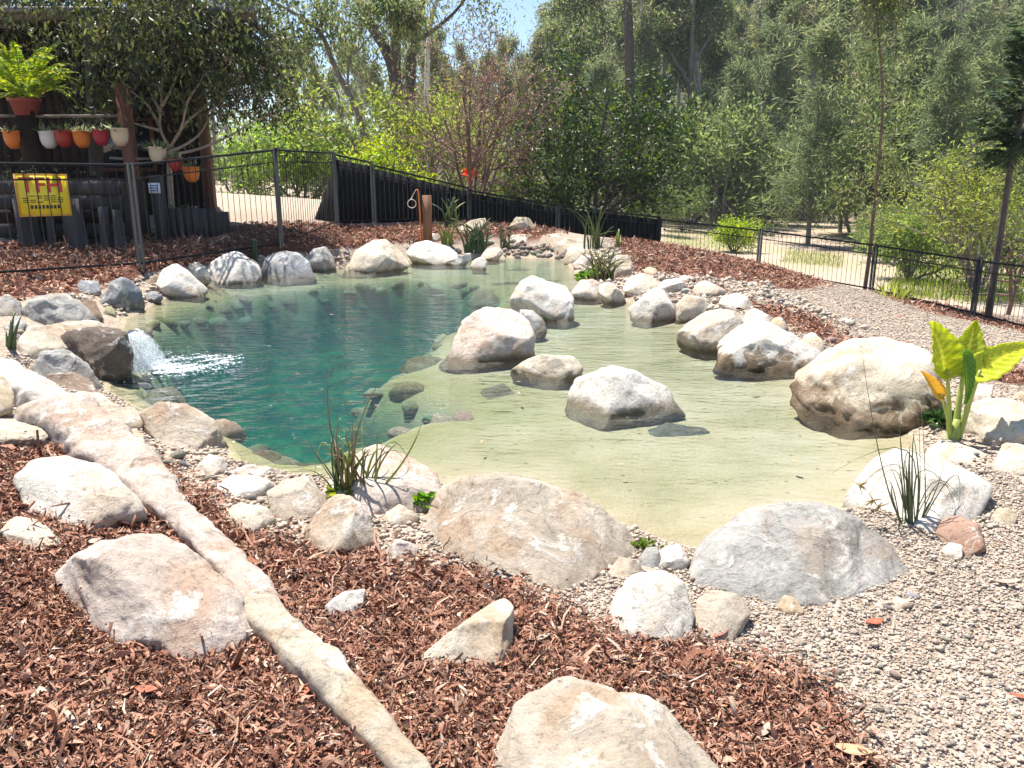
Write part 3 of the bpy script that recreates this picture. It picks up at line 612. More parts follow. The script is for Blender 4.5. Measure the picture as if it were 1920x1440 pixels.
 (B, "smooth rounded tan boulder overhanging the deep water", "tan", [(263,775),(300,757),(350,760),(400,785),(425,820),(430,850),(405,858),(370,848),(320,830),(280,806)], dict(zc=0.02, wet=True, group=GE, lay=0.35)),
 (B, "cream speckled boulder at the foot of the waterfall rocks", "cream", [(108,756),(150,733),(190,738),(238,768),(210,790),(140,784)], dict(zc=0.12, group=GE)),
 (K, "tan rock with a shaded underside beside the smooth rounded tan boulder", "tan", [(172,802),(200,768),(245,762),(266,775),(264,804),(225,810)], dict(zc=0.10, group=GE)),
 (K, "flat cream rock below the tan rock and beside the pink ridge slab", "cream", [(198,828),(225,801),(258,805),(272,826),(245,845)], dict(zc=0.13, group=GE)),
 (K, "grey rock with a brown shaded face among the pebbles", "grey", [(243,856),(272,835),(298,845),(311,876),(285,885)], dict(zc=0.13, group=GE, cuts=6)),
 (K, "pale grey rock at the lower end of the pink ridge slab", "grey", [(282,902),(310,880),(335,895),(344,934),(318,940)], dict(zc=0.12, group=GE, cuts=6)),
 (B, "bright cream faceted boulder where mulch meets gravel", "white", [(1124,1150),(1150,1110),(1190,1080),(1240,1067),(1285,1090),(1300,1140),(1282,1190),(1215,1204),(1160,1190)], dict(group=GF, lay=0.45, cuts=8)),
 (K, "rounded tan rock nestled against the bright cream faceted boulder", "tan", [(1300,1165),(1310,1120),(1340,1105),(1390,1115),(1408,1145),(1375,1180),(1320,1194)], dict(group=GF, lay=0.45)),
 (S_, "small tan stone between the long tan boulder and the bright cream boulder", "tan", [(1138,1068),(1162,1043),(1200,1050),(1206,1070),(1160,1080)], dict(group=GE)),
 (S_, "small smooth grey stone beside the white knobbly stone", "grey", [(1198,1045),(1210,1024),(1232,1024),(1242,1045),(1228,1068),(1205,1066)], dict(group=GE)),
 (S_, "white knobbly stone at the notch between the two long front boulders", "white", [(1228,1048),(1240,1022),(1275,1020),(1294,1048),(1272,1068),(1240,1064)], dict(group=GE)),
 (K, "triangular cream rock slab with a pointed tip set in the mulch", "cream", [(762,1255),(800,1205),(860,1170),(945,1115),(970,1150),(986,1198),(960,1224),(880,1240),(800,1256)], dict(group=GF, lay=0.3, cuts=7, dr=0.5, bury=0.2)),
 (S_, "small white pointed stone lying alone in the mulch", "white", [(608,1132),(640,1110),(688,1102),(680,1125),(655,1162),(625,1152)], dict(group=GF, lay=0.5, bury=0.15)),
 (B, "big domed tan boulder with white streaks bedded in mulch in front of the triangular slab", "tan", [(888,1460),(915,1385),(980,1310),(1050,1275),(1130,1272),(1220,1295),(1310,1340),(1370,1390),(1392,1450),(1370,1530),(1130,1560),(920,1530)], dict(group=GF, lay=0.4, bury=0.15)),
 (S_, "small pale stone on the gravel beside the shaded tan block", "pink", [(720,1032),(745,1010),(785,1020),(782,1042),(735,1050)], dict(group=GE)),
 (S_, "low cream stone in the gravel below the green weed", "cream", [(712,965),(748,946),(788,965),(765,988)], dict(group=GE)),
 (S_, "small orange-tan stone on the gravel below the long grey boulder", "sand", [(1458,1135),(1470,1116),(1495,1120),(1508,1140),(1490,1158)], dict(group=GE)),
 (S_, "small cream angular stone alone on the open gravel", "cream", [(1646,1142),(1680,1118),(1706,1125),(1700,1148)], dict(group=GE)),
 (S_, "flat white chip of stone against the foot of the long grey boulder", "white", [(1388,1106),(1405,1094),(1432,1098),(1428,1113)], dict(group=GE)),
 # ridge and mound on the left
 (B, "big cream and grey boulder lying in the mulch beside the stone ridge", "pink", [(82,1105),(130,1040),(200,1015),(300,1010),(380,1040),(440,1085),(466,1122),(432,1164),(380,1188),(330,1194),(230,1160),(140,1146)], dict(group=GF, lay=0.45)),
 (B, "bright white boulder with grey flecks half buried in mulch below the pink ridge slab", "white", [(22,895),(60,860),(120,850),(190,870),(250,920),(268,948),(205,960),(150,980),(100,984),(60,955)], dict(group=GF, lay=0.5)),
 (K, "small cream oval rock in the mulch below the bright white boulder", "cream", [(-5,995),(30,968),(70,972),(120,1005),(122,1028),(60,1030),(10,1015)], dict(group=GF, lay=0.5)),
 (S_, "small cream cone-shaped stone propped against the big cream and grey boulder", "sand", [(388,1180),(420,1135),(445,1127),(469,1152),(455,1175),(410,1190)], dict(group=GF)),
 (B, "white weathered slab above the mulch at the top of the mound", "cream", [(-40,780),(40,763),(80,788),(122,842),(80,842),(20,830),(-40,825)], dict(group=GF, lay=0.6, dr=0.5, bury=0.2)),
 (K, "tan rock with a pinkish face resting on the pale ridge slab", "sand", [(-30,705),(12,698),(25,735),(22,762),(-30,775)], dict(zc=0.32, group=GF)),
 # left shore and waterfall
 (B, "dark wet waterfall boulder with brown rounded front", "dark", [(100,630),(150,612),(200,611),(238,622),(246,665),(241,702),(215,718),(180,706),(150,680),(125,655)], dict(zc=0.0, wet=True, bury=0.4, lay=0.0, group=GE)),
 (K, "tan lip slab lying on top of the dark waterfall boulder", "tan", [(75,612),(120,598),(190,602),(238,618),(225,627),(150,632),(100,630)], dict(zc=0.26, group=GE, lay=0.45, dr=0.5, bury=0.1)),
 (B, "flat cream stone beside the dark waterfall boulder", "cream", [(28,640),(60,610),(110,607),(152,620),(148,642),(100,656),(65,662),(40,668)], dict(zc=0.20, group=GE)),
 (B, "grey boulder with a black stripe under the flat cream stone", "grey", [(58,690),(75,658),(130,657),(162,680),(192,715),(185,735),(130,725),(75,712)], dict(zc=0.06, group=GE, lay=0.2)),
 (B, "dark brown-grey rounded rock at the water below the striped grey boulder", "brown", [(55,735),(85,702),(140,697),(176,715),(180,742),(120,750)], dict(zc=0.06, group=GE)),
 (B, "broad cream-grey boulder above the waterfall lip", "grey", [(38,580),(70,555),(120,551),(150,565),(187,597),(150,608),(100,606),(55,600)], dict(zc=0.22, group=GE)),
 (K, "pale rounded rock by the green strappy leaves at the waterfall", "grey", [(-25,570),(15,552),(40,568),(45,592),(10,598),(-25,592)], dict(zc=0.27, group=GE)),
 (K, "small pale rock tucked below the rounded rock by the strappy leaves", "grey", [(8,610),(30,590),(52,608),(38,628),(12,626)], dict(zc=0.24, group=GE)),
 (B, "tall blue-grey faceted boulder at the left water's edge", "bluegrey", [(183,570),(205,530),(228,518),(245,525),(266,545),(274,568),(255,584),(225,592),(198,588)], dict(zc=0.0, wet=True, group=GE, bury=0.5, lay=0.1, cuts=8)),
 (K, "dark blue-grey block behind the tall blue-grey faceted boulder", "bluegrey", [(138,548),(150,525),(185,527),(190,548),(165,560)], dict(zc=0.15, group=GE, cuts=7)),
 (K, "brown-grey rock between the broad cream-grey boulder and the faceted boulder", "brown", [(148,572),(165,557),(180,568),(194,594),(170,598)], dict(zc=0.10, group=GE)),
 (K, "small greenish-brown rock at the foot of the tall blue-grey faceted boulder", "olive", [(190,592),(200,572),(213,574),(218,592),(205,604)], dict(zc=0.0, wet=True, group=GE)),
 (K, "flat grey slab sliding into the water beside the faceted boulder", "bluegrey", [(262,556),(285,545),(307,556),(298,567),(272,570)], dict(WZ, group=GE)),
 (K, "dark mottled rock between the faceted boulder and the white lichen boulder", "brown", [(258,536),(278,508),(308,518),(306,545),(275,548)], dict(zc=0.03, group=GE)),
 (B, "white boulder with black lichen patches on the left far shore", "white", [(290,535),(300,505),(330,493),(352,508),(390,536),(372,550),(330,558),(302,552)], dict(WZ, group=GE, bury=0.5)),
 (K, "white pointed rock with a dark shaded side behind the black-lichen boulder", "cream", [(352,498),(368,486),(385,500),(397,520),(385,533),(362,516)], dict(zc=0.04, wet=True, group=GE, cuts=7)),
 (B, "white and grey speckled boulder below the fence on the far shore", "white", [(388,515),(395,490),(420,475),(445,470),(480,490),(492,512),(470,526),(400,532)], dict(WZ, group=GE, bury=0.5)),
 (K, "pale flat rock behind the small upright green plant", "white", [(440,480),(458,466),(488,467),(502,482),(480,492)], dict(group=GE)),
 (B, "dark grey boulder with net-like pale veins on the far shore", "bluegrey", [(488,508),(500,478),(530,470),(560,475),(580,490),(588,517),(540,524),(500,522)], dict(WZ, group=GE, bury=0.5)),
 (B, "pale grey rounded boulder beside the net-veined dark boulder", "grey", [(568,490),(588,466),(612,462),(630,478),(629,502),(600,508),(578,503)], dict(WZ, group=GE, bury=0.5)),
 (K, "small dark-based grey rock between two larger far-shore boulders", "grey", [(627,478),(638,461),(655,468),(656,490),(636,494)], dict(WZ, group=GE)),
 (B, "large cream boulder with an orange stain and a dark hollow on the far shore", "cream", [(649,495),(665,470),(700,452),(725,449),(750,464),(771,491),(740,500),(700,510),(660,510)], dict(WZ, group=GE, bury=0.5)),
 (B, "white boulder with two dark hollows under it near the timber post", "white", [(760,474),(775,457),(800,451),(840,462),(858,476),(845,492),(810,495),(780,490)], dict(WZ, group=GE, bury=0.5)),
 (S_, "thin white stone wedge at the far waterline", "white", [(826,494),(850,486),(885,472),(886,486),(862,497)], dict(WZ, group=GE)),
 (S_, "round white stone standing in the far shallows", "white", [(882,498),(888,484),(905,482),(914,490),(910,502),(892,505)], dict(WZ, group=GE)),
 (K, "low cream rock below the dark green reeds of the far shore", "cream", [(898,482),(912,467),(938,461),(948,474),(930,484)], dict(zc=0.03, group=GE)),
 (B, "cream boulder with a brown shaded side at the end of the pebble bank", "cream", [(996,458),(1010,443),(1042,438),(1058,448),(1050,472),(1012,475)], dict(zc=0.05, group=GE)),
 (B, "pale cream boulder in the middle of three at the end of the pebble bank", "cream", [(1035,460),(1060,447),(1095,450),(1102,466),(1066,482),(1042,476)], dict(zc=0.04, group=GE)),
 (K, "cream rock with a dark wet foot at the right end of the pebble bank", "cream", [(1056,486),(1066,464),(1090,462),(1100,470),(1088,488),(1062,496)], dict(WZ, group=GE)),
 (K, "pinkish rock at the water beside the leafy reeds of the right bank", "pink", [(1072,496),(1090,478),(1112,480),(1114,502),(1085,508)], dict(WZ, group=GE)),
 (K, "pale bank rock behind the leafy reeds of the right bank", "cream", [(1140,500),(1155,478),(1178,478),(1188,500),(1175,520),(1150,518)], dict(group=GE)),
 (K, "sandstone rock sitting in mulch against the dark fence screen", "sand", [(953,424),(968,407),(992,409),(1007,424),(1000,434),(962,432)], dict(group=GE)),
 (K, "long flat sandstone ledge behind the dark green reeds", "sand", [(850,430),(885,412),(916,407),(914,420),(870,436)], dict(group=GE, dr=0.5)),
 (S_, "pale stone at the foot of the timber tap post", "pink", [(793,450),(803,438),(822,438),(828,449),(810,453)], dict(group=GE)),
 (K, "pale sand-coloured rock between the far reeds and the three cream boulders", "cream", [(940,456),(960,440),(1000,440),(1006,455),(970,462)], dict(group=GE)),
]
for nm, lab, tint, poly, kw in ROWS:
    rock(nm, lab, tint, poly, cat=nm, **kw)

ridge_rock(B, "pale long slab at the upper end of the stone ridge", "white", [(-60, 700, 40), (20, 728, 42), (80, 762, 42), (140, 800, 25)], GF)
ridge_rock(B, "long pink ridge slab with red patches running down beside the mulch", "pink", [(40, 782, 44), (125, 808, 62), (200, 862, 62), (265, 920, 52), (335, 985, 32)], GF)
ridge_rock(B, "long tan ridge stone behind the big cream and grey boulder", "pink", [(270, 925, 30), (315, 962, 34), (372, 1012, 34), (428, 1072, 38), (478, 1130, 40), (530, 1200, 32)], GF)
ridge_rock(B, "long cream ridge stone running diagonally through the mulch below the tan ridge stone", "cream", [(440, 1110, 26), (495, 1172, 40), (555, 1228, 48), (630, 1298, 46), (700, 1380, 40), (780, 1465, 34), (850, 1560, 25)], GF)

# small loose stones: countable, alike, only their place differs
def pebble_mesh(sub, seed):
    D, Fa = ICO[sub]; r = np.random.default_rng(seed)
    V = D * (1 + 0.25 * fbm(D * 1.2 + seed, seed))[:, None] * np.array([1, r.uniform(.65, .9), r.uniform(.45, .7)])
    for _ in range(4):
        nn = r.normal(size=3); nn /= np.linalg.norm(nn); h = V @ nn; lim = h.max() * 0.72; V -= nn * np.clip(h - lim, 0, None)[:, None] * 0.9
    return make_mesh("cobble", V, Fa, ROCK_DRY, None, True)
COB = [pebble_mesh(2, s) for s in range(6)]
def cobbles(spots, label, group, tints):
    for px, py, rpx in spots:
        G = hit(px, py); R = rpx / F_PX * np.linalg.norm(G - CAM)
        o = link("cobble", COB[random.randrange(6)], None, (G[0], G[1], G[2] + 0.25 * R)); o.scale = (R, R * random.uniform(.8, 1.1), R)
        o.rotation_euler = (random.uniform(-.3, .3), random.uniform(-.3, .3), random.uniform(0, 6.28))
        o.color = (*[c * random.uniform(.85, 1.1) for c in TINT[random.choice(tints)]], 1); tag(o, label, "stone", group)
rr = random.Random(3)
cobbles([(rr.uniform(945, 1060), rr.uniform(456, 484), rr.uniform(4, 8)) for _ in range(70)], "rounded river cobble of the far pebble bank", "cobbles of the far pebble bank", ["tan", "grey", "cream", "brown"])
cobbles([(x + rr.uniform(-14, 14), y + rr.uniform(-10, 10), rr.uniform(7, 15)) for x, y in [(1270, 590), (1290, 555), (1330, 570), (1370, 590), (1345, 548), (1420, 615), (1475, 630), (1250, 545), (1180, 500), (1200, 530), (1300, 560), (1385, 575), (1240, 560), (1560, 650)] for _ in range(2)],
        "small loose pale stone on the right bank between boulders", "loose stones on the right bank", ["white", "cream", "tan"])
cobbles([(x + rr.uniform(-22, 22), y + rr.uniform(-16, 16), rr.uniform(7, 15)) for x, y in [(130, 800), (290, 820), (350, 870), (330, 860), (390, 890), (240, 830), (170, 790), (40, 640), (100, 690), (60, 700), (690, 990), (740, 980), (460, 940), (560, 960)] for _ in range(2)],
        "small loose stone in the gravel pockets of the front shore", "loose stones of the front shore", ["grey", "cream", "tan"])
cobbles([(x + rr.uniform(-16, 16), y + rr.uniform(-6, 6), rr.uniform(5, 9)) for x, y in [(280, 560), (390, 520), (480, 505), (560, 495), (640, 480), (755, 470), (850, 475), (935, 470), (925, 455), (215, 575), (120, 560), (20, 580)] for _ in range(2)],
        "small loose stone between the far shore boulders", "loose stones of the far shore", ["grey", "white", "cream", "bluegrey"])
cobbles([(rr.uniform(1350, 1900), rr.uniform(1080, 1420), rr.uniform(7, 13)) for _ in range(16)], "larger pale pebble lying on the open gravel", "larger pebbles on the gravel", ["white", "tan", "pink", "sand"])
SUBM = []
for _ in range(900):
    t = rr.random(); i = rr.randrange(len(DEEP)); a = DEEP[i]; b = DEEP[(i + 1) % len(DEEP)]
    x = a[0] + (b[0] - a[0]) * t + rr.gauss(0, .15); y = a[1] + (b[1] - a[1]) * t + rr.gauss(0, .15)
    qx, qy = np.array([x]), np.array([y])
    if in_poly(qx, qy, DEEP)[0] and dist_poly(qx, qy, DEEP)[0] > .10 and dist_poly(qx, qy, POND)[0] > .2 and all(math.hypot(x - u, y - v) > .16 for u, v in SUBM): SUBM.append((x, y))
for x, y in SUBM[:90]:
    R = rr.uniform(.07, .20); o = link("submerged_stone", COB[rr.randrange(6)], None, (x, y, gz(x, y) - .12 * R)); o.scale = (R, R * rr.uniform(.7, 1), R * .75)
    o.rotation_euler = (rr.uniform(-.3, .3), rr.uniform(-.3, .3), rr.uniform(0, 6.28)); o.color = (*[c * rr.uniform(.75, 1.1) for c in TINT[rr.choice(["olive", "sand", "olive", "tan"])]], 1); o['stain'] = 0.5
    tag(o, "algae-tinted stone under water along the drop-off of the basin", "stone", "stones under water along the drop-off")

# ------------------------------------------------------------------ bark mulch and gravel (uncountable)
CHIPF = BOXF
def chips(name, boxes, label, seed):
    r = np.random.default_rng(seed); Vs = []; Cs = []
    for (x0, x1, y0, y1, n_, ln) in boxes:
        X = r.uniform(x0, x1, n_); Y = r.uniform(y0, y1, n_); Z = gz_fast(X, Y)
        jt = ln * 1.6; k = mulch_mask(X + r.normal(0, jt, n_), Y + r.normal(0, jt * 1.5, n_), Z) & ~in_poly(X, Y, POND)
        px, py = project(np.stack([X, Y, Z], -1)); k &= (px > -250) & (px < 2170) & (py < 1750)
        # stray chips just past the edge
        X, Y, Z = X[k], Y[k], Z[k]; n2 = len(X)
        L = ln * np.exp(r.normal(0, .45, n2)); Wd = L * r.uniform(.12, .36, n2); T = L * r.uniform(.03, .07, n2)
        pile = 0.5 + 0.5 * fbm(np.stack([X * 5, Y * 5, 0 * X], -1), 17)
        Z = Z + r.uniform(0, 0.35, n2) * ln * (0.3 + pile)
        yaw = r.uniform(0, 2 * np.pi, n2); pit = r.normal(0, .42, n2); rol = r.normal(0, .6, n2)
        up = r.random(n2) < .05; pit = np.where(up, r.uniform(.5, 1.1, n2), pit)
        cy, sy, cp, sp_, cr, sr = np.cos(yaw), np.sin(yaw), np.cos(pit), np.sin(pit), np.cos(rol), np.sin(rol)
        ax = np.stack([cy * cp, sy * cp, sp_], -1); side = np.stack([-sy, cy, 0 * sy], -1); nn = np.cross(ax, side)
        s2 = side * cr[:, None] + nn * sr[:, None]; n3 = np.cross(ax, s2)
        P = np.stack([X, Y, Z + np.abs(sp_) * L * .3], -1); v = []
        for a in (-1, 1):
            tw = r.uniform(-.5, .5, n2); ca, sa = np.cos(tw), np.sin(tw); sd = s2 * ca[:, None] + n3 * sa[:, None]; nd = -s2 * sa[:, None] + n3 * ca[:, None]
            wd = Wd * r.uniform(.35, 1.0, n2) * .5; bend = n3 * (r.normal(0, .10, n2) * L)[:, None]
            for b in (-1, 1):
                for c in (-1, 1):
                    v.append(P + ax * (a * L * .5)[:, None] + sd * (b * wd)[:, None] + nd * (c * T * .5)[:, None] + bend)
        v = np.stack(v, 1).reshape(-1, 3); Vs.append(v)
        pal = np.array([[.27, .120, .078], [.34, .165, .11], [.18, .08, .054], [.42, .24, .17], [.055, .03, .022], [.27, .155, .11], [.46, .34, .26]])
        c = pal[r.choice(7, n2, p=[.22, .22, .15, .15, .09, .12, .05])] * r.uniform(.75, 1.25, (n2, 1)); Cs.append(np.repeat(c, 8, 0))
    V = np.concatenate(Vs); n_ = len(V) // 8
    Fq = (CHIPF[None] + (np.arange(n_) * 8)[:, None, None]).reshape(-1, 4)
    o = link(name, make_mesh(name, V, Fq, BARKCHIP, np.concatenate(Cs))); o["kind"] = "stuff"; return tag(o, label, "mulch")
def flakes(name, boxes, label, seed):
    """thin curled shreds: three cross-sections, bent and twisted"""
    r = np.random.default_rng(seed); Vs = []; Cs = []
    for (x0, x1, y0, y1, n_, ln) in boxes:
        X = r.uniform(x0, x1, n_); Y = r.uniform(y0, y1, n_); Z = gz_fast(X, Y); jt = ln * 2.0
        k = mulch_mask(X + r.normal(0, jt, n_), Y + r.normal(0, jt * 1.5, n_), Z) & ~in_poly(X, Y, POND)
        px, py = project(np.stack([X, Y, Z], -1)); k &= (px > -250) & (px < 2170) & (py < 1750)
        X, Y, Z = X[k], Y[k], Z[k]; n2 = len(X); L = ln * np.exp(r.normal(0, .5, n2)); Wd = ln * np.exp(r.normal(-1.35, .45, n2))
        pile = 0.5 + 0.5 * fbm(np.stack([X * 5, Y * 5, 0 * X], -1), 17); Z = Z + r.uniform(0, 0.6, n2) * ln * (0.3 + pile)
        yaw = r.uniform(0, 2 * np.pi, n2); pit = r.normal(0, .38, n2); pit = np.where(r.random(n2) < .04, r.uniform(.5, 1.1, n2), pit)
        ax = np.stack([np.cos(yaw) * np.cos(pit), np.sin(yaw) * np.cos(pit), np.sin(pit)], -1); side = np.stack([-np.sin(yaw), np.cos(yaw), 0 * yaw], -1); nn = np.cross(ax, side)
        rol = r.normal(0, .7, n2); P = np.stack([X, Y, Z + np.abs(np.sin(pit)) * L * .3], -1); bend = r.normal(0, .16, n2); v = []; sw = r.normal(0, .13, n2)
        for a, wr in ((-1, (.10, .8)), (0, (.7, 1.2)), (1, (.05, .6))):
            an = rol + r.normal(0, .45, n2); sd = side * np.cos(an)[:, None] + nn * np.sin(an)[:, None]; wd = Wd * r.uniform(*wr, n2) * .5
            c = P + ax * (a * L * .5)[:, None] + (nn * (bend * L * (1 - a * a))[:, None]) + side * (sw * L * (1 - a * a))[:, None]
            v += [c + sd * wd[:, None], c - sd * wd[:, None]]
        Vs.append(np.stack(v, 1).reshape(-1, 3))
        pal = np.array([[.31, .142, .088], [.39, .195, .128], [.19, .087, .057], [.48, .29, .205], [.07, .038, .027], [.37, .22, .15], [.60, .47, .36]])
        c = pal[r.choice(7, n2, p=[.22, .22, .15, .15, .09, .13, .04])] * r.uniform(.75, 1.25, (n2, 1)); Cs.append(np.repeat(c, 6, 0))
    V = np.concatenate(Vs); n_ = len(V) // 6; F0 = np.array([[0, 2, 3, 1], [2, 4, 5, 3]]); Fq = (F0[None] + (np.arange(n_) * 6)[:, None, None]).reshape(-1, 4)
    o = link(name, make_mesh(name, V, Fq, BARKCHIP, np.concatenate(Cs))); o["kind"] = "stuff"; return tag(o, label, "mulch")
chips("bark_mulch", [(-1.6, 1.3, .9, 2.1, 11000, .019), (-2.8, 1.2, 2.1, 4.2, 7000, .025)], "chunky red-brown bark pieces mixed through the foreground mulch", 1)
flakes("bark_mulch", [(-1.6, 1.3, .9, 2.1, 140000, .021), (-2.8, 1.2, 2.1, 4.2, 95000, .027)], "red-brown shredded bark mulch covering the foreground between ridge stones and boulders", 11)
flakes("bark_mulch", [(-8.5, 1.4, 6.0, 17, 60000, .07)], "red-brown bark mulch along the wire fence behind the far shore", 2)
flakes("bark_mulch", [(1.2, 10, 5.0, 17, 90000, .052)], "red-brown bark mulch strips on the right bank beside the gravel path", 3)
def gravel(name, boxes, sub, label, seed):
    r = np.random.default_rng(seed)
    if sub: D, Fa = ICO[1]; D = D[:, :]
    else:
        D = np.array([[1, 0, 0], [-1, 0, 0], [0, 1, 0], [0, -1, 0], [0, 0, 1], [0, 0, -1.]]); Fa = np.array([[0, 2, 4], [2, 1, 4], [1, 3, 4], [3, 0, 4], [2, 0, 5], [1, 2, 5], [3, 1, 5], [0, 3, 5]])
    Vs, Cs = [], []
    for (x0, x1, y0, y1, n_, sz) in boxes:
        X = r.uniform(x0, x1, n_); Y = r.uniform(y0, y1, n_); Z = gz_fast(X, Y)
        mk = mulch_mask(X, Y, Z); k = (~mk | (r.random(n_) < .10)) & ~in_poly(X, Y, POND)
        px, py = project(np.stack([X, Y, Z], -1)); k &= (px > -150) & (px < 2070) & (py < 1600)
        X, Y, Z = X[k], Y[k], Z[k]; n2 = len(X); R = sz * np.exp(r.normal(0, .35, n2))
        a = r.uniform(0, 6.28, n2); ca, sa = np.cos(a), np.sin(a)
        q = D[None] * r.uniform(.7, 1.25, (n2, len(D), 1)) * np.stack([np.ones(n2), r.uniform(.55, .95, n2), r.uniform(.4, .75, n2)], -1)[:, None]
        q = np.stack([q[..., 0] * ca[:, None] - q[..., 1] * sa[:, None], q[..., 0] * sa[:, None] + q[..., 1] * ca[:, None], q[..., 2]], -1) * R[:, None, None]
        q += np.stack([X, Y, Z + R * r.uniform(.0, .6, n2)], -1)[:, None]
        pal = np.array([[.53, .45, .36], [.45, .37, .29], [.33, .27, .21], [.57, .50, .42], [.49, .38, .29], [.22, .20, .18], [.46, .345, .28]])
        c = pal[r.choice(7, n2, p=[.27, .21, .13, .11, .11, .08, .09])] * r.uniform(.85, 1.1, (n2, 1)); Vs.append(q.reshape(-1, 3)); Cs.append(np.repeat(c, len(D), 0))
    V = np.concatenate(Vs); n_ = len(V) // len(D); Fq = (Fa[None] + (np.arange(n_) * len(D))[:, None, None]).reshape(-1, 3)
    o = link(name, make_mesh(name, V, Fq, PEBBLE, np.concatenate(Cs), bool(sub))); o["kind"] = "stuff"; return tag(o, label, "gravel")
ICO[1] = (ICO[1][0], ICO[1][1])
gravel("gravel", [(-.3, 2.2, 1.1, 3.3, 76000, .0049)], 0, "beige fine gravel in front of the long grey boulder", 4)
gravel("gravel", [(1.0, 5.0, 2.6, 7.0, 26000, .0085), (1.5, 10, 5.5, 15, 80000, .010)], 0, "beige gravel path on the right bank towards the fence", 5)
gravel("gravel", [(-3.2, .6, 2.2, 5.5, 24000, .010)], 0, "coarse gravel between the rocks of the front and waterfall shore", 6)
gravel("gravel", [(-4.5, 3.5, 7.5, 13, 9000, .030)], 0, "coarse pebbles between the far shore boulders", 7)

# ------------------------------------------------------------------ fences
def fence_panel(a, b, h0, h1, label, group, matp, bars=24, bottom=0.06, bar_r=0.0045, name="wire_fence"):
    """a, b base points of the two end posts; h0, h1 heights of top rail above them"""
    a = np.array(a, float); b = np.array(b, float); o = thing(name, label, "fence", a, group)
    ta = np.array([0, 0, h0]); e = b - a; tb = e + np.array([0, 0, h1]); L = np.linalg.norm(e[:2])
    for q, t in ((np.zeros(3), ta), (e, tb)):
        pz = q - np.array([0, 0, .15]); off = e / L * (0.03 if q is not e else -0.03)
        MB().bar(pz + off, t + off + np.array([0, 0, .03]), .024, 8).build("post", matp, o, True)
    MB().bar(ta, tb, .017, 8).build("top_rail", matp, o, True)
    d2 = np.array([0, 0, -.17]); MB().bar(ta + d2, tb + d2, .010, 6).build("middle_rail", matp, o, True)
    bo = np.array([0, 0, bottom]); MB().bar(bo, e + bo, .016, 6).build("bottom_rail", matp, o, True)
    bm_ = MB().bar((0, 0, 0), (0, 0, 1), bar_r, 5).mesh("bar", matp)
    for k in range(bars):
        t = (k + .5) / bars; lo = bo + e * t; hi = ta + (tb - ta) * t
        c = link("bar", bm_, o, lo); c.scale = (1, 1, float(hi[2] - lo[2]))
    return o
BR = "post bottoms"
pA = np.array([-6.4, 7.7, gz(-6.4, 7.7)])
def post_base(px, py, Y): q = at_y(px, py, Y); return np.array([q[0], q[1], gz(q[0], q[1])])
def top_h(base, py):
    return CAM_H + (HORIZON - py) / F_PX * base[1] * 1.0 - base[2]
pB = post_base(266, 500, 9.9); pC = post_base(527, 440, 12.1); pD = post_base(632, 420, 15.0)
pE = post_base(702, 418, 15.7); pF = post_base(880, 420, 17.0); pG = post_base(1045, 425, 18.2); pH = post_base(1236, 440, 19.2)
pI = post_base(1422, 492, 16.9); pJ = post_base(1633, 546, 15.0); pK = post_base(1823, 592, 13.0); pL = post_base(2045, 650, 11.2)
GF1 = "temporary wire fence panels"
fence_panel(pA, pB, top_h(pA, 306), top_h(pB, 312), "grey wire fence panel carrying the yellow sign", GF1, GALV, 24)
fence_panel(pB, pC, top_h(pB, 312), top_h(pC, 286), "grey wire fence panel between the yellow-sign panel and the dirt track", GF1, GALV, 24)
fence_panel(pC, pD, top_h(pC, 286), top_h(pD, 291), "grey wire fence panel in front of the dirt track", GF1, GALV, 26)
fence_panel(pD, pE, top_h(pD, 293), top_h(pE, 308), "short fence panel at the tall end of the black screen", GF1, FENCE_DARK, 8)
fence_panel(pE, pF, top_h(pE, 312), top_h(pF, 352), "fence panel before the black screen beside the timber tap post", GF1, FENCE_DARK, 22)
fence_panel(pF, pG, top_h(pF, 356), top_h(pG, 383), "fence panel before the black screen at the bare brown shrub", GF1, FENCE_DARK, 22)
fence_panel(pG, pH, top_h(pG, 383), top_h(pH, 404), "fence panel before the black screen at the glossy green tree", GF1, FENCE_DARK, 22)
GF2 = "pool fence panels down the right bank"
fence_panel(pH, pI, top_h(pH, 408), top_h(pI, 428), "dark metal bar fence panel joining the end of the black screen", GF2, FENCE_DARK, 26)
fence_panel(pI, pJ, top_h(pI, 428), top_h(pJ, 455), "dark metal bar fence panel ending at the slim brown tree trunk", GF2, FENCE_DARK, 26)
fence_panel(pJ, pK, top_h(pJ, 455), top_h(pK, 484), "dark metal bar fence panel before the bright green grass", GF2, FENCE_DARK, 26)
fence_panel(pK, pL, top_h(pK, 484), top_h(pL, 512), "dark metal bar fence panel in front of the dark-fronded tree", GF2, FENCE_DARK, 26)

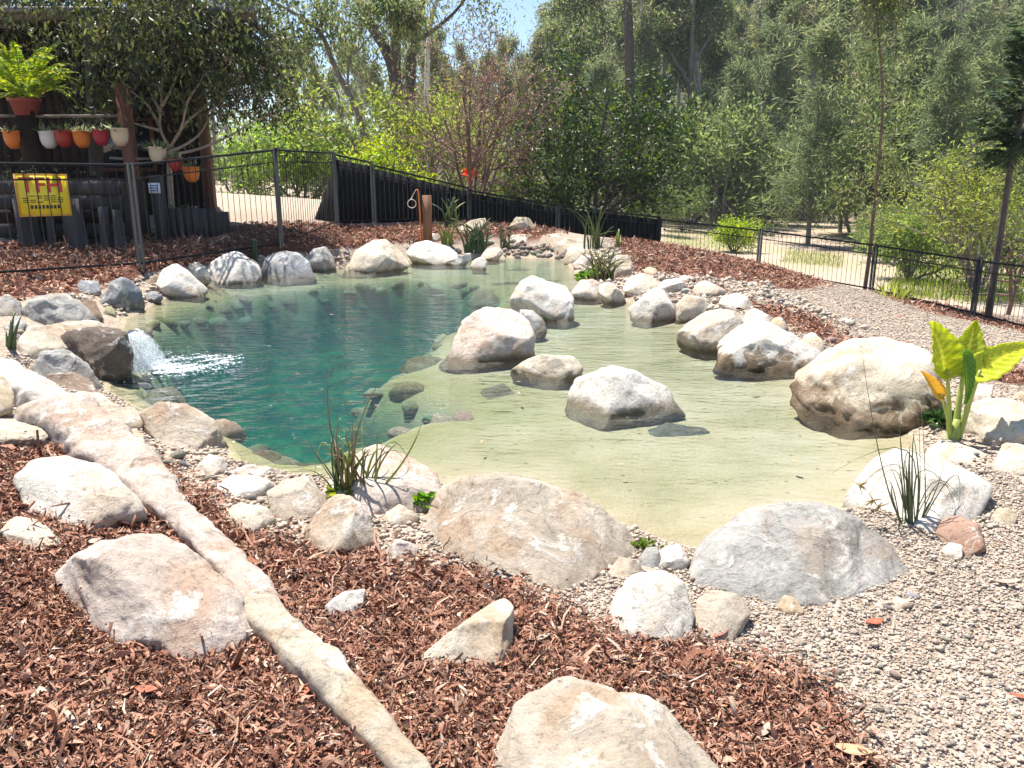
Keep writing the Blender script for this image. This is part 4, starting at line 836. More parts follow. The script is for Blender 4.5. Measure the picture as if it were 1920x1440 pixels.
# black screen boards behind the fence
def screen(pts, label):
    """pts: list of (base point, top z) along the run"""
    o = thing("privacy_screen", label, "screen", pts[0][0], "black privacy screens")
    P0 = np.array(pts[0][0], float)
    for (a, ta), (b, tb) in zip(pts[:-1], pts[1:]):
        a = np.array(a, float); b = np.array(b, float); L = np.linalg.norm(b[:2] - a[:2]); n_ = max(2, int(L / .16)); e = (b - a) / n_
        d = e[:2] / np.linalg.norm(e[:2]); nr = np.array([d[1], -d[0], 0])
        if nr[1] < 0: nr = -nr
        for k in range(n_):
            p = a + e * (k - .01) - P0 + nr * (.07 + .004 * (k % 2)); q = a + e * (k + 1.02) - P0 + nr * (.07 + .004 * (k % 2))
            z0, z1 = ta + (tb - ta) * k / n_ - P0[2], ta + (tb - ta) * (k + 1) / n_ - P0[2]
            V = [];
            for w in (0, .018):
                for s, z in ((p, z0), (q, z1)):
                    V += [[*(s + nr * w)[:2], s[2] - .12], [*(s + nr * w)[:2], max(z, s[2] + .02)]]
            V = np.array(V)
            MB().add(V, [[0, 1, 3, 2], [4, 6, 7, 5], [0, 4, 5, 1], [2, 3, 7, 6], [1, 5, 7, 3], [0, 2, 6, 4]]).build("board", SCREEN, o)
    return o
def tz(b, py): return b[2] + top_h(b, py)
p0 = post_base(585, 412, 15.6)
screen([(p0, p0[2] + .03), (pD, tz(pD, 300)), (pE, tz(pE, 313))], "black screen with a slanting cut end beside the dirt track")
screen([(pE, tz(pE, 316)), (pF, tz(pF, 358))], "tall black ribbed screen behind the timber tap post")
screen([(pF, tz(pF, 360)), (pG, tz(pG, 387)), (pH, tz(pH, 408))], "low black ribbed screen behind the bare shrub and glossy tree")

# signs
YEL = plain("sign_yellow", (0.78, 0.62, 0.03), 0.45, 0, .06, 8); REDP = plain("sign_red_print", (0.50, 0.03, 0.02), 0.5, 0, .05); BLK = plain("sign_black_print", (0.03, 0.03, 0.03), 0.5); ORF = plain("sign_orange_frame", (0.62, 0.33, 0.04), 0.5, 0, .1)
WHT = plain("sign_white", (0.75, 0.77, 0.8), 0.5, 0, .05); BLU = plain("sign_blue_print", (0.06, 0.16, 0.45), 0.5)
def text_mesh(txt, size, mat, depth=.001):
    cu = bpy.data.curves.new("lettering", 'FONT'); cu.body = txt; cu.size = size; cu.align_x = 'CENTER'; cu.align_y = 'CENTER'; cu.extrude = depth; cu.offset = size * .025
    t = bpy.data.objects.new("lettering", cu); COL.objects.link(t)
    me = bpy.data.meshes.new_from_object(t.evaluated_get(bpy.context.evaluated_depsgraph_get())); bpy.data.objects.remove(t); bpy.data.curves.remove(cu)
    me.materials.clear(); me.materials.append(mat); return me
fd = (pB - pA); fd[2] = 0; fd /= np.linalg.norm(fd)
def along_fence(px):
    # point of the fence line seen at picture column px
    best = None
    for t in np.linspace(0, 1, 400):
        q = pA + (pB - pA) * t; x, _ = project(q + np.array([0, 0, .8]))
        if best is None or abs(x - px) < best[0]: best = (abs(x - px), q)
    return best[1]
sc = along_fence(79); Y_ = sc[1]
s0 = at_y(79, 366, Y_); sw = 39 / F_PX * Y_ * 1.12; sh = 35 / F_PX * Y_ * 1.03
sign = thing("fence_sign", "yellow sign with red TFH lettering hung on the wire fence", "sign", s0 + np.array([0.0, .03, 0]), None, math.atan2(fd[1], fd[0]))
MB().box((0, 0, 0), (sw, .003, sh)).build("plate", YEL, sign)
fr_ = MB()
for c, h in (((0, 0, sh), (sw + .006, .005, .010)), ((0, 0, -sh), (sw + .006, .005, .010)), ((-sw, 0, 0), (.010, .006, sh)), ((sw, 0, 0), (.010, .006, sh))): fr_.box(c, h)
fr_.build("frame", ORF, sign)
t_ = link("lettering", text_mesh("TFH", sh * 1.02, REDP), sign, (-.01, -.0045, sh * .46)); t_.rotation_euler = (math.pi / 2, 0, 0); t_.scale = (1.12, 1, 1)
bl = MB()
for k, z in enumerate((-.02, -.12, -.22, -.32)):
    for j in range(6):
        if (k * 7 + j * 3) % 5: bl.box((-sw * .72 + j * sw * .27, -.0045, sh * (z - .02)), (sw * (.10 + .02 * ((j + k) % 2)), .001, sh * .022))
for j in range(8): bl.box((-sw * .52 + j * sw * .15, -.0045, -sh * .58), (sw * .05, .001, sh * .09))
bl.build("small_print", BLK, sign)["kind"] = "stuff"

# ------------------------------------------------------------------ timber retaining wall, planter, house
RW = 11.3
def sleeper(mb, a, b, w, sides=8): mb.tube([a, (np.array(a) + b) / 2 + rng.normal(0, .01, 3), b], [w, w * .95, w * .88], sides)
r0 = at_y(-40, 430, RW)
wall = thing("retaining_wall", "weathered dark timber sleeper wall behind the wire fence", "wall", (-6.4, RW, gz(-6.4, RW) - .1))
for k in range(5):
    for j, (x0, x1) in enumerate(((-2.2, -.35), (-.33, .72))):
        MB().box(((x0 + x1) / 2, .22 + rng.normal(0, .02), .1 + k * .2), ((x1 - x0) / 2, .11, .093)).build("sleeper", SLEEPER if k != 2 else TIMBER, wall)
MB().box((-.76, .75, .5), (1.44, .42, .5)).build("soil_fill", plain("dark_soil", (.05, .035, .025), .95), wall)
for px, w, hpx, bend in ((45, .14, 370, .04), (133, .13, 372, .06), (190, .07, 385, .0), (214, .06, 390, 0), (90, .06, 395, 0)):
    q = at_y(px + 12, 480, RW - .12); zt = CAM_H + (HORIZON - hpx) / F_PX * RW; zb = gz(q[0], q[1]) - .1; loc = np.array(wall.location)
    MB().tube([np.array([q[0] + bend, q[1], zb]) - loc, np.array([q[0] + bend * .4, q[1] + .02, (zb + zt) / 2]) - loc, np.array([q[0] - bend * .3, q[1] + .04, zt]) - loc], [w * 1.1, w, w * .9], 12).build("upright_log", SLEEPER, wall, True)
# planter box and sign post
q0 = at_y(318, 440, 12.2); zb = gz(q0[0], q0[1])
planter = thing("planter_box", "weathered blue-grey timber planter box beside the house corner", "planter", (q0[0], q0[1], zb))
for k in range(6):
    MB().box((.06 + k * .125, 0, .20), (.058, .03, .25), None).build("board", SLEEPER, planter)
MB().box((.38, .3, .16), (.36, .28, .22)).build("soil", plain("soil_bed", (.05, .035, .025), .95), planter)
sp0 = at_y(305, 442, 11.9); sp1 = at_y(288, 335, 11.9)
pst = thing("sleeper_post", "upright grey sleeper post carrying a small white and blue notice", "post", (sp0[0], sp0[1], gz(sp0[0], sp0[1])))
hh_ = sp1[2] - gz(sp0[0], sp0[1]); MB().box((0, 0, hh_ / 2 - .05), (.075, .05, hh_ / 2 + .1)).build("shaft", SLEEPER, pst)
nt = thing("notice", "small white notice with blue print on the sleeper post", "sign", (sp0[0] - .02, sp0[1] - .055, CAM_H - 9 / F_PX * 11.9))
MB().box((0, 0, 0), (.085, .004, .075)).build("plate", WHT, nt)
q = MB(); [q.box((0, -.006, z), (w, .002, .010)) for z, w in ((.035, .06), (0, .065), (-.035, .05))]; q.build("print", BLU, nt)["kind"] = "stuff"

HX, HY = -5.4, 14.2; hz = gz(HX, HY)
house = thing("timber_house", "dark timber boarded house shaded by trees", "house", (HX, HY, hz))
wt = CAM_H + (HORIZON - 84) / F_PX * 14.2 - hz
for k in range(34):
    MB().box((-.12 - k * .17, .10 + .008 * (k % 2), wt / 2), (.083, .015, wt / 2)).build("wall_board", TIMBER, house)
for k in range(20):
    MB().box((-.06 - k * .075 + .008 * (k % 2), .22 + k * .17, wt / 2), (.04, .083, wt / 2)).build("wall_board", TIMBER, house)
MB().box((0, 0.04, wt / 2 - .1), (.075, .075, wt / 2 + .1)).build("corner_post", TIMBER_RED, house)
MB().box((-1.4, .06, 1.35), (.5, .03, .45)).build("window_frame", TIMBER_RED, house)
MB().box((-1.4, .035, 1.35), (.44, .01, .39)).build("window_pane", plain("dark_glass", (.01, .012, .014), .08, 0, .1), house)
rt = MB(); ry = np.linspace(-1.7, 3.6, 9)
ROOFM = plain("roof_metal", (.16, .15, .15), .5, .3, .2, 4); FASC = plain("fascia_tan", (.12, .09, .07), .6, 0, .2, 4)
zr = wt + .06
rv = np.array([[-6.6, -.9, zr], [1.35, -.9, zr], [.75, 1.2, zr + .12], [-6.6, 3.4, zr + .3]]); rv2 = rv + np.array([0, 0, .06])
roof = MB().add(np.concatenate([rv, rv2]), [[3, 2, 1, 0], [4, 5, 6, 7], [0, 1, 5, 4], [1, 2, 6, 5], [2, 3, 7, 6], [3, 0, 4, 7]]).build("roof", ROOFM, house)
MB().box((-2.62, -.925, zr - .03), (3.95, .02, .075)).build("fascia", FASC, roof)
MB().box((-2.62, -.99, zr + .03), (3.99, .05, .04)).build("gutter", ROOFM, roof)
for k in range(6): MB().box((1.1 - k * 1.5, .1, zr - .05), (.03, .95, .04)).build("rafter", FASC, roof)

# pot stand: two posts, rail
PY_ = 12.3
def atp(px, py): return at_y(px, py, PY_)
ps = thing("pot_stand", "dark timber stand with a rail of hanging pots behind the fence", "stand", (atp(150, 300)[0], PY_, gz(atp(150, 300)[0], PY_)))
loc = np.array(ps.location)
for px, w, ytop, mt in ((62, .13, 215, TIMBER), (243, .085, 165, TIMBER_RED)):
    q = atp(px, 280); zt = atp(px, ytop)[2]; MB().box((q[0] - loc[0], 0, (zt - loc[2]) / 2), (w, w * .8, (zt - loc[2]) / 2 + .05)).build("post", mt, ps)
for y_, x0, x1, r_ in ((217, -60, 246, .022), (245, -60, 246, .012), (297, 206, 300, .02)):
    a, b = atp(x0, y_), atp(x1, y_); MB().tube([a - loc, (a + b) / 2 - loc + np.array([0, -.02, -.01]), b - loc], [r_] * 3, 8).build("rail", TRUNK_GREY, ps, True)
POTC = dict(orange=(.62, .17, .025), red=(.33, .03, .025), crimson=(.36, .02, .04), white=(.62, .60, .56), cream=(.62, .50, .36), maroon=(.24, .06, .055))
POTM = {k: plain("pot_" + k, v, .45, 0, .08, 6) for k, v in POTC.items()}

# ------------------------------------------------------------------ foliage tools
def leaf_arrays(P, Dv, L, Wd, r, fold=.25):
    n_ = len(P); Dv = Dv / (np.linalg.norm(Dv, axis=1)[:, None] + 1e-9)
    s = np.cross(Dv, r.normal(size=(n_, 3))); s /= np.linalg.norm(s, axis=1)[:, None] + 1e-9; nn = np.cross(Dv, s)
    L = np.broadcast_to(L, (n_,))[:, None]; Wd = np.broadcast_to(Wd, (n_,))[:, None]
    mid = P + Dv * L * .45 + nn * Wd * fold
    V = np.stack([P, mid + s * Wd * .5, P + Dv * L - nn * L * .08, mid - s * Wd * .5], 1).reshape(-1, 3)
    b = (np.arange(n_) * 4)[:, None]
    return V, np.concatenate([b + np.array([0, 1, 2]), b + np.array([0, 2, 3])], 1).reshape(-1, 3)
def leaf_cols(n_, pal, r, var=.25, P=None):
    pal = np.array(pal); i = r.integers(0, len(pal), n_)
    if P is not None:
        s = np.ptp(P[:, 2]) + .01; f = fbm(P / s * 9, int(r.integers(90)), 2); i = np.where(r.random(n_) < .6, np.clip(((f * .9 + .5) * len(pal)).astype(int), 0, len(pal) - 1), i)
    c = pal[i] * r.uniform(1 - var, 1 + var, (n_, 1)); return np.repeat(c, 4, 0)
def crown_mesh(name, P, Dv, L, Wd, pal, r, mat):
    V, Fq = leaf_arrays(P, Dv, L, Wd, r); return make_mesh(name, V, Fq, mat, leaf_cols(len(P), pal, r, .25, P))
def tubes_mesh(name, segs, mat, sides=5):
    A = np.array([s[0] for s in segs]); Bv = np.array([s[1] for s in segs]); ra = np.array([s[2] for s in segs]); rb = np.array([s[3] for s in segs])
    T = Bv - A; T /= np.linalg.norm(T, axis=1)[:, None] + 1e-9
    ref = np.where(np.abs(T[:, 2:3]) < .9, np.array([[0, 0, 1.]]), np.array([[1., 0, 0]])); a = np.cross(T, ref); a /= np.linalg.norm(a, axis=1)[:, None] + 1e-9; b = np.cross(T, a)
    w = np.arange(sides) * 2 * np.pi / sides
    ring = a[:, None] * np.cos(w)[None, :, None] + b[:, None] * np.sin(w)[None, :, None]
    V = np.concatenate([A[:, None] + ring * ra[:, None, None], Bv[:, None] + ring * rb[:, None, None]], 1).reshape(-1, 3)
    k = np.arange(sides); k2 = (k + 1) % sides; f = np.stack([k, k2, k2 + sides, k + sides], -1)
    Fq = (f[None] + (np.arange(len(A)) * 2 * sides)[:, None, None]).reshape(-1, 4)
    return make_mesh(name, V, Fq, mat, None, True)
def grow(p, d, L, rad, lev, r, nch=4, wob=.18, upb=.08, spread=.75, segs=None, tips=None, nseg=4, shrink=.62, start=.25, rmin=.004):
    if segs is None: segs, tips = [], []
    p = np.array(p, float); d = np.array(d, float); d /= np.linalg.norm(d)
    pts = [p]; rs = [rad]
    for i in range(nseg):
        d = d + r.normal(0, wob, 3) + np.array([0, 0, upb]); d /= np.linalg.norm(d)
        q = pts[-1] + d * L / nseg; r2 = max(rmin, rad * (1 - .6 * (i + 1) / nseg)); segs.append((pts[-1], q, rs[-1], r2)); pts.append(q); rs.append(r2)
        if lev == 0: tips.append((q, d))
    if lev > 0:
        for k in range(nch):
            t = start + (1 - start) * (k + r.random()) / nch; f = t * nseg; i = min(nseg - 1, int(f)); q = pts[i] + (pts[i + 1] - pts[i]) * (f - i)
            ax = (pts[i + 1] - pts[i]); ax /= np.linalg.norm(ax); s = r.normal(size=3); s -= ax * np.dot(s, ax); s /= np.linalg.norm(s) + 1e-9
            grow(q, ax * (1 - spread * .55) + s * spread, L * shrink * (1.1 - .4 * t), max(rmin, rs[i] * .6), lev - 1, r, nch, wob * 1.15, upb, spread, segs, tips, 3, shrink, start, rmin)
        tips.append((pts[-1], d))
    return segs, tips
def path_segs(pts, r0, r1):
    pts = np.array(pts, float); n_ = len(pts) - 1; rs = np.linspace(r0, r1, n_ + 1)
    # smooth by inserting points
    out = []
    for i in range(n_):
        a, b = pts[i], pts[i + 1]; pm = pts[i - 1] if i else a * 2 - b; nx_ = pts[i + 2] if i + 2 <= n_ else b * 2 - a
        prev = a
        for k in range(1, 5):
            t = k / 4; q = .5 * ((2 * a) + (-pm + b) * t + (2 * pm - 5 * a + 4 * b - nx_) * t * t + (-pm + 3 * a - 3 * b + nx_) * t ** 3)
            ra = rs[i] + (rs[i + 1] - rs[i]) * (k - 1) / 4; rb = rs[i] + (rs[i + 1] - rs[i]) * t; out.append((prev, q, ra, rb)); prev = q
    return out
def scatter_tips(tips, n_, sig, r, dmix=.6, droop=0.0):
    Pt = np.array([t[0] for t in tips]); Dt = np.array([t[1] for t in tips]); i = r.integers(0, len(Pt), n_)
    P = Pt[i] + r.normal(0, 1, (n_, 3)) * np.asarray(sig); Dv = Dt[i] * dmix + r.normal(0, .6, (n_, 3)) + np.array([0, 0, -droop]); return P, Dv
def tree_thing(name, label, base, trunk_me, crown_me, group=None, cat="tree", rz=0.0, sc=1.0):
    o = thing(name, label, cat, base, group, rz); o.scale = (sc, sc, sc)
    if trunk_me: link("trunk", trunk_me, o)
    if crown_me: link("crown", crown_me, o)
    return o
G_GLOSS = [(.025, .055, .014), (.035, .08, .016), (.06, .115, .02), (.12, .18, .028), (.02, .045, .014)]
G_EUC = [(.12, .16, .07), (.17, .215, .085), (.22, .26, .10), (.26, .29, .13), (.21, .19, .12)]
G_CAS = [(.13, .175, .09), (.18, .225, .11), (.22, .265, .13), (.27, .30, .16)]
G_YEL = [(.20, .26, .05), (.26, .31, .06), (.15, .22, .045), (.30, .33, .09)]
G_DARK = [(.03, .06, .022), (.045, .08, .03), (.02, .045, .016)]
G_BRIGHT = [(.30, .40, .03), (.22, .34, .03), (.12, .24, .03), (.38, .44, .05)]

# ---- forest kinds (unit: metres), shared by copies
def kind_cas(seed, h=13.0, n_=7000):
    r = np.random.default_rng(seed); segs = path_segs([(0, 0, -.3), (r.normal(0, .2), r.normal(0, .2), h * .4), (r.normal(0, .35), r.normal(0, .35), h)], h * .014, .02)
    tips = []
    for k in range(42):
        t = .06 + .94 * (k + r.random()) / 42; a = r.uniform(0, 6.28); R = (1 - t ** 2.2) ** .8 * h * .17 * r.uniform(.25, 1.35) + .35
        b = np.array([0, 0, t * h]); e = b + np.array([math.cos(a) * R, math.sin(a) * R, R * r.uniform(.35, .9)])
        segs.append((b, e, .035 * (1.2 - t), .012))
        for q in np.linspace(.3, 1, 5): tips.append((b + (e - b) * q, (e - b) / np.linalg.norm(e - b)))
    P, Dv = scatter_tips(tips, n_, (.30, .30, .35), r, .35, .25)
    return tubes_mesh("trunk", segs, TRUNK_GREY, 5), crown_mesh("crown", P, Dv + np.array([0, 0, .1]), r.uniform(.35, .85, n_), r.uniform(.035, .075, n_), G_CAS, r, NEEDLE)
def kind_euc(seed, h=16.0, n_=6500, pale=True):
    r = np.random.default_rng(seed)
    segs, tips = grow((0, 0, -.3), (r.normal(0, .06), r.normal(0, .06), 1), h * .95, h * .016, 2, r, 8, .06, .10, .55, nseg=7, shrink=.30, start=.48, rmin=.014)
    P, Dv = scatter_tips(tips[::2], n_, (.34, .34, .30), r, .3, .6)
    return tubes_mesh("trunk", segs, TRUNK_PALE if pale else TRUNK_GREY, 5), crown_mesh("crown", P, Dv, r.uniform(.22, .42, n_), r.uniform(.07, .12, n_), G_EUC, r, LEAF)
def kind_bush(seed, h=4.0, n_=4200, pal=G_YEL):
    r = np.random.default_rng(seed); segs, tips = [], []
    for k in range(5):
        a = r.uniform(0, 6.28); grow((r.normal(0, .1), r.normal(0, .1), -.1), (math.cos(a) * .6, math.sin(a) * .6, 1), h * .62, .05, 2, r, 4, .2, .1, .8, segs, tips)
    P, Dv = scatter_tips(tips, n_, (.24, .24, .22), r, .5, .1)
    return tubes_mesh("trunk", segs, TRUNK_GREY, 5), crown_mesh("crown", P, Dv, r.uniform(.12, .26, n_), r.uniform(.045, .09, n_), pal, r, LEAF)
CAS = [kind_cas(s) for s in (101, 102, 103)]; EUC = [kind_euc(s, pale=s != 203) for s in (201, 202, 203, 204)]
BUSH = [kind_bush(301, pal=[(.15, .20, .07), (.19, .24, .085), (.12, .17, .06)]), kind_bush(302, pal=[(.11, .16, .06), (.14, .20, .075), (.18, .23, .09)]), kind_bush(303, pal=[(.10, .13, .06), (.14, .16, .08), (.09, .12, .05)])]
r = np.random.default_rng(77)
def put(kind, px, Y, sc, label, group, name, cat="tree"):
    q = at_y(px, 300, Y); b = (q[0], Y, gz(q[0], Y)); v = kind[int(r.integers(len(kind)))]
    return tree_thing(name, label, b, v[0], v[1], group, cat, r.uniform(0, 6.28), sc * r.uniform(.88, 1.12))
LC = "grey-green feathery she-oak of the forest beyond the creek bed"; LE = "tall thin-trunked gum tree of the forest behind the she-oaks"; LB = "pale green shrub at the foot of the forest"
# named she-oaks standing in front
put(CAS, 1530, 44, .92, "broad grey-green she-oak at the creek bank behind the right fence", None, "casuarina_tree")
put(CAS, 1375, 56, .85, "dark grey-green she-oak behind the round bright shrub", None, "casuarina_tree")
for px, Y, s in ((1310, 60, .8), (1440, 62, 1.0), (1590, 52, .95), (1690, 48, .85), (1760, 40, .8), (1850, 44, .9), (1930, 38, .9), (1240, 66, .9), (1480, 70, 1.15), (1650, 68, 1.1), (1800, 64, 1.1), (1900, 60, 1.1), (1180, 74, 1.0), (1120, 62, .8), (1060, 70, .9), (980, 66, .8), (1340, 76, 1.1), (1560, 80, 1.2), (1720, 84, 1.2), (1990, 52, 1.0)):
    put(CAS, px, Y, s, LC, "she-oaks beyond the creek bed", "casuarina_tree")
for k in range(84):
    px = 1020 + 1030 * (k + r.random()) / 84; Y = r.uniform(62, 140); put(EUC, px, Y, r.uniform(.85, 1.3), LE, "gum trees of the forest slope", "gum_tree")
for k in range(16):
    px = r.uniform(760, 1060); Y = r.uniform(55, 100); put(EUC, px, Y, r.uniform(.5, .85), "middle-sized gum tree of the valley woodland behind the bare shrub", "gum trees of the valley woodland", "gum_tree")
for px, Y, s in ((520, 55, .55), (560, 62, .6), (610, 48, .45), (655, 70, .6), (700, 58, .6), (480, 60, .65), (440, 50, .6), (590, 85, .75), (680, 90, .75), (400, 70, .8), (350, 45, .55), (830, 50, .6), (900, 60, .65)):
    put(EUC, px, Y, s, "slender gum tree standing beyond the dirt track", "gum trees beyond the dirt track", "gum_tree")
for px, Y, s in ((430, 34, .7), (470, 30, .65), (520, 36, .8), (610, 34, .8), (650, 42, .9), (700, 38, .8), (760, 34, .7), (820, 32, .7), (945, 36, .8), (1010, 40, 1.0), (1240, 46, .9), (1290, 50, .8), (1440, 58, .8), (1660, 38, .8), (1690, 34, .7), (1600, 60, .8), (1740, 32, .6), (1880, 30, .7), (1940, 27, .6)):
    put(BUSH, px, Y, s, LB, "shrubs at the foot of the forest", "shrub", "shrub")
for k in range(13):
    put(BUSH[:2], r.uniform(1080, 1930), r.uniform(46, 85), r.uniform(1.7, 2.8), "pale green broad-leaved tree growing among the she-oaks", "pale broad-leaved trees among the she-oaks", "broadleaf_tree")
# far slope that reads as one mass
n_ = 75000; X = r.uniform(-60, 190, n_); Y = r.uniform(95, 240, n_); Z = gz_fast(X, Y) + r.uniform(0, 1, n_) ** 1.3 * 13; k = (X > -35 + (Y - 95) * .1) | (Z < 12)
P = np.stack([X, Y, Z], -1)[k]; n2 = len(P)
o = link("forest_slope", crown_mesh("forest_slope", P, r.normal(0, .5, (n2, 3)) + np.array([0, 0, .3]), r.uniform(.8, 1.7, n2), r.uniform(.25, .55, n2), [(.11, .14, .07), (.16, .19, .09), (.20, .235, .11), (.20, .19, .14)], r, LEAF)); o["kind"] = "stuff"; tag(o, "dense grey-green forest covering the far slope", "forest")

# ---- named trees
def px_path(pts, Y, base): return [at_y(a, b, Y + dy) - base for a, b, dy in pts]
# glossy dark green tree behind the screen
r = np.random.default_rng(5); Y = 20.3; q = at_y(1105, 430, Y); b = np.array([q[0], Y, gz(q[0], Y)]); segs, tips = [], []
for a, l_ in ((-.75, 2.3), (-.35, 2.9), (0.05, 3.2), (.4, 2.9), (.8, 2.5), (.1, 2.4), (-1.2, 1.7), (1.25, 2.0)):
    grow((r.normal(0, .06), r.normal(0, .06), -.1), (a * .62, r.normal(0, .3), 1), l_ * 1.18, .055, 2, r, 6, .14, .06, .85, segs, tips, start=.22)
P, Dv = scatter_tips(tips, 11000, (.14, .14, .14), r, .5, .1)
tree_thing("glossy_tree", "glossy dark green leafy tree with many stems behind the low black screen", b, tubes_mesh("trunk", segs, TRUNK_DARK, 6), crown_mesh("crown", P, Dv, r.uniform(.10, .17, 11000), r.uniform(.05, .085, 11000), G_GLOSS, r, LEAF_GLOSS))
# bare brown shrub
r = np.random.default_rng(6); Y = 18.7; q = at_y(888, 400, Y); b = np.array([q[0], Y, gz(q[0], Y)]); segs, tips = [], []
for a, l_ in ((-.9, 2.2), (-.55, 2.6), (-.2, 2.9), (.1, 3.1), (.35, 2.7), (.75, 2.2), (1.1, 1.5)):
    grow((r.normal(0, .05), r.normal(0, .05), -.1), (a * .6, r.normal(0, .3), 1), l_ * 1.15, .045, 3, r, 5, .16, .07, .8, segs, tips, shrink=.6, rmin=.0045)
P, Dv = scatter_tips(tips, 3800, (.10, .10, .10), r, .7, .1)
tree_thing("bare_shrub", "bare brown twiggy shrub with dried leaves behind the black screen", b, tubes_mesh("trunk", segs, TWIG, 4), crown_mesh("dried_leaves", P, Dv, r.uniform(.05, .10, 3800), r.uniform(.02, .04, 3800), [(.23, .15, .11), (.30, .20, .14), (.17, .11, .08), (.20, .22, .07)], r, LEAF), None, "shrub")
bs = at_y(880, 325, Y - .5); flw = thing("orange_blossom", "small orange-red flower cluster in the bare brown shrub", "flower", bs); P = r.normal(0, .05, (60, 3)); link("petals", crown_mesh("petals", P, P + r.normal(0, .02, (60, 3)), .09, .05, [(.65, .10, .03), (.7, .18, .05)], r, LEAF), flw); MB().bar((0, 0, -.25), (0, 0, 0), .006, 5).build("stem", TWIG, flw)
# yellow-green tree between
def leafy(name, label, px, py, Y, h, w, n_, pal, seed, lw=(.12, .24, .05, .09), sig=.2, lev=2, bark=TRUNK_GREY, mat=LEAF, stems=6):
    r = np.random.default_rng(seed); q = at_y(px, py, Y); b = np.array([q[0], Y, gz(q[0], Y)]); segs, tips = [], []
    for k in range(stems):
        a = (k - (stems - 1) / 2) / stems * 2; grow((0, 0, -.1), (a * w, r.normal(0, .3), 1), h * .8 * r.uniform(.8, 1.05), .02 + .012 * h, lev, r, 5, .15, .07, .8, segs, tips)
    P, Dv = scatter_tips(tips, n_, (sig, sig, sig), r, .5, .15)
    return tree_thing(name, label, b, tubes_mesh("trunk", segs, bark, 5), crown_mesh("crown", P, Dv, r.uniform(lw[0], lw[1], n_), r.uniform(lw[2], lw[3], n_), pal, r, mat))
leafy("yellow_green_tree", "bright yellow-green tree behind the bare brown shrub", 790, 330, 25, 4.9, .55, 6500, G_YEL, 8)
leafy("yellow_green_bush", "bright green bush beside the slender leaning gum, beyond the dirt track", 565, 320, 25, 3.0, .8, 6000, [(.16, .28, .05), (.22, .33, .07), (.26, .34, .10)], 9)
leafy("low_yellow_bush", "low yellow-green bush showing above the black screen", 720, 330, 17.5, 1.6, .9, 1800, G_BRIGHT, 10, (.08, .14, .04, .06), .12)
leafy("pale_acacia", "pale yellow-green acacia behind the dark-fronded tree", 1840, 480, 24, 4.6, .6, 5500, G_YEL, 12, (.10, .22, .04, .07))
leafy("acacia_bush", "light green bush above the bright grass behind the right fence", 1710, 480, 27, 2.6, .8, 3500, [(.15, .24, .06), (.2, .28, .08)], 13)
leafy("round_shrub", "small round bright green shrub in the creek bed", 1380, 425, 38, 1.7, .9, 3800, G_BRIGHT, 14, (.10, .18, .05, .08), .16)
# gum trees with forking trunks
def gum(name, label, Y, base_px, paths, crowns, bark, seed, n_, sig=.5, ls=1.0):
    r = np.random.default_rng(seed); q = at_y(*base_px, Y); b = np.array([q[0], Y, gz(q[0], Y)]); segs = []; tips = []
    for pts, r0, r1 in paths:
        pp = px_path(pts, Y, b); segs += path_segs(pp, r0, r1)
        d = pp[-1] - pp[-2]; grow(pp[-1], d, Y * .05, r1, 2, r, 4, .2, .05, .8, segs, tips)
    for (cx, cy, dy, n0) in crowns:
        c = at_y(cx, cy, Y + dy) - b; tips += [(c + r.normal(0, sig, 3), r.normal(size=3)) for _ in range(n0)]
    P, Dv = scatter_tips(tips, n_, (sig * .55,) * 3, r, .3, .7)
    return tree_thing(name, label, b, tubes_mesh("trunk", segs, bark, 7), crown_mesh("crown", P, Dv, r.uniform(.16, .32, n_) * ls, r.uniform(.05, .09, n_) * ls, G_EUC + [(.06, .10, .03), (.10, .15, .04)], r, LEAF))
gum("forked_gum", "large dark-trunked gum forking into two upper limbs behind the yellow-green tree", 36, (752, 330), [([(752, 345, 0), (748, 240, 0), (740, 140, 0), (722, 90, 0), (690, 40, .5), (660, -30, 1)], .36, .16), ([(740, 140, 0), (742, 60, -.4), (735, -40, -.8)], .28, .16)],
    [(600, 10, 0, 6), (650, 60, 1, 8), (700, 30, 0, 8), (760, 20, 1, 10), (640, -40, 0, 10), (720, -60, 0, 12), (790, -30, 0, 8), (690, 90, 0, 6), (770, 80, 1, 5)], TRUNK_DARK, 21, 7500, .8)
gum("pale_limbed_gum", "gum with a dark trunk and pale bare limbs beside the forked gum", 39, (775, 330), [([(768, 345, 0), (770, 130, 0), (778, 80, 0), (790, 20, 0), (795, -40, 0)], .30, .15), ([(779, 78, 0), (815, 55, .2), (850, 25, .3), (875, -5, .4)], .12, .05)],
    [(830, -30, 0, 8), (900, 20, 1, 8), (780, -50, 0, 8), (880, -50, 0, 8), (930, 60, 2, 6)], TRUNK_DARK, 22, 4500, .8)
gum("white_gum", "smooth white-barked gum with thin forked limbs", 42, (800, 330), [([(800, 345, 0), (801, 130, 0), (806, 60, 0), (815, 15, 0), (835, -30, 0)], .15, .08), ([(806, 60, 0), (790, 30, 0), (775, -10, 0)], .07, .04)], [(840, -60, 0, 6), (870, 20, 0, 5)], plain("bark_white", (.62, .58, .53), .7, 0, .2, 3), 23, 2500, .8)
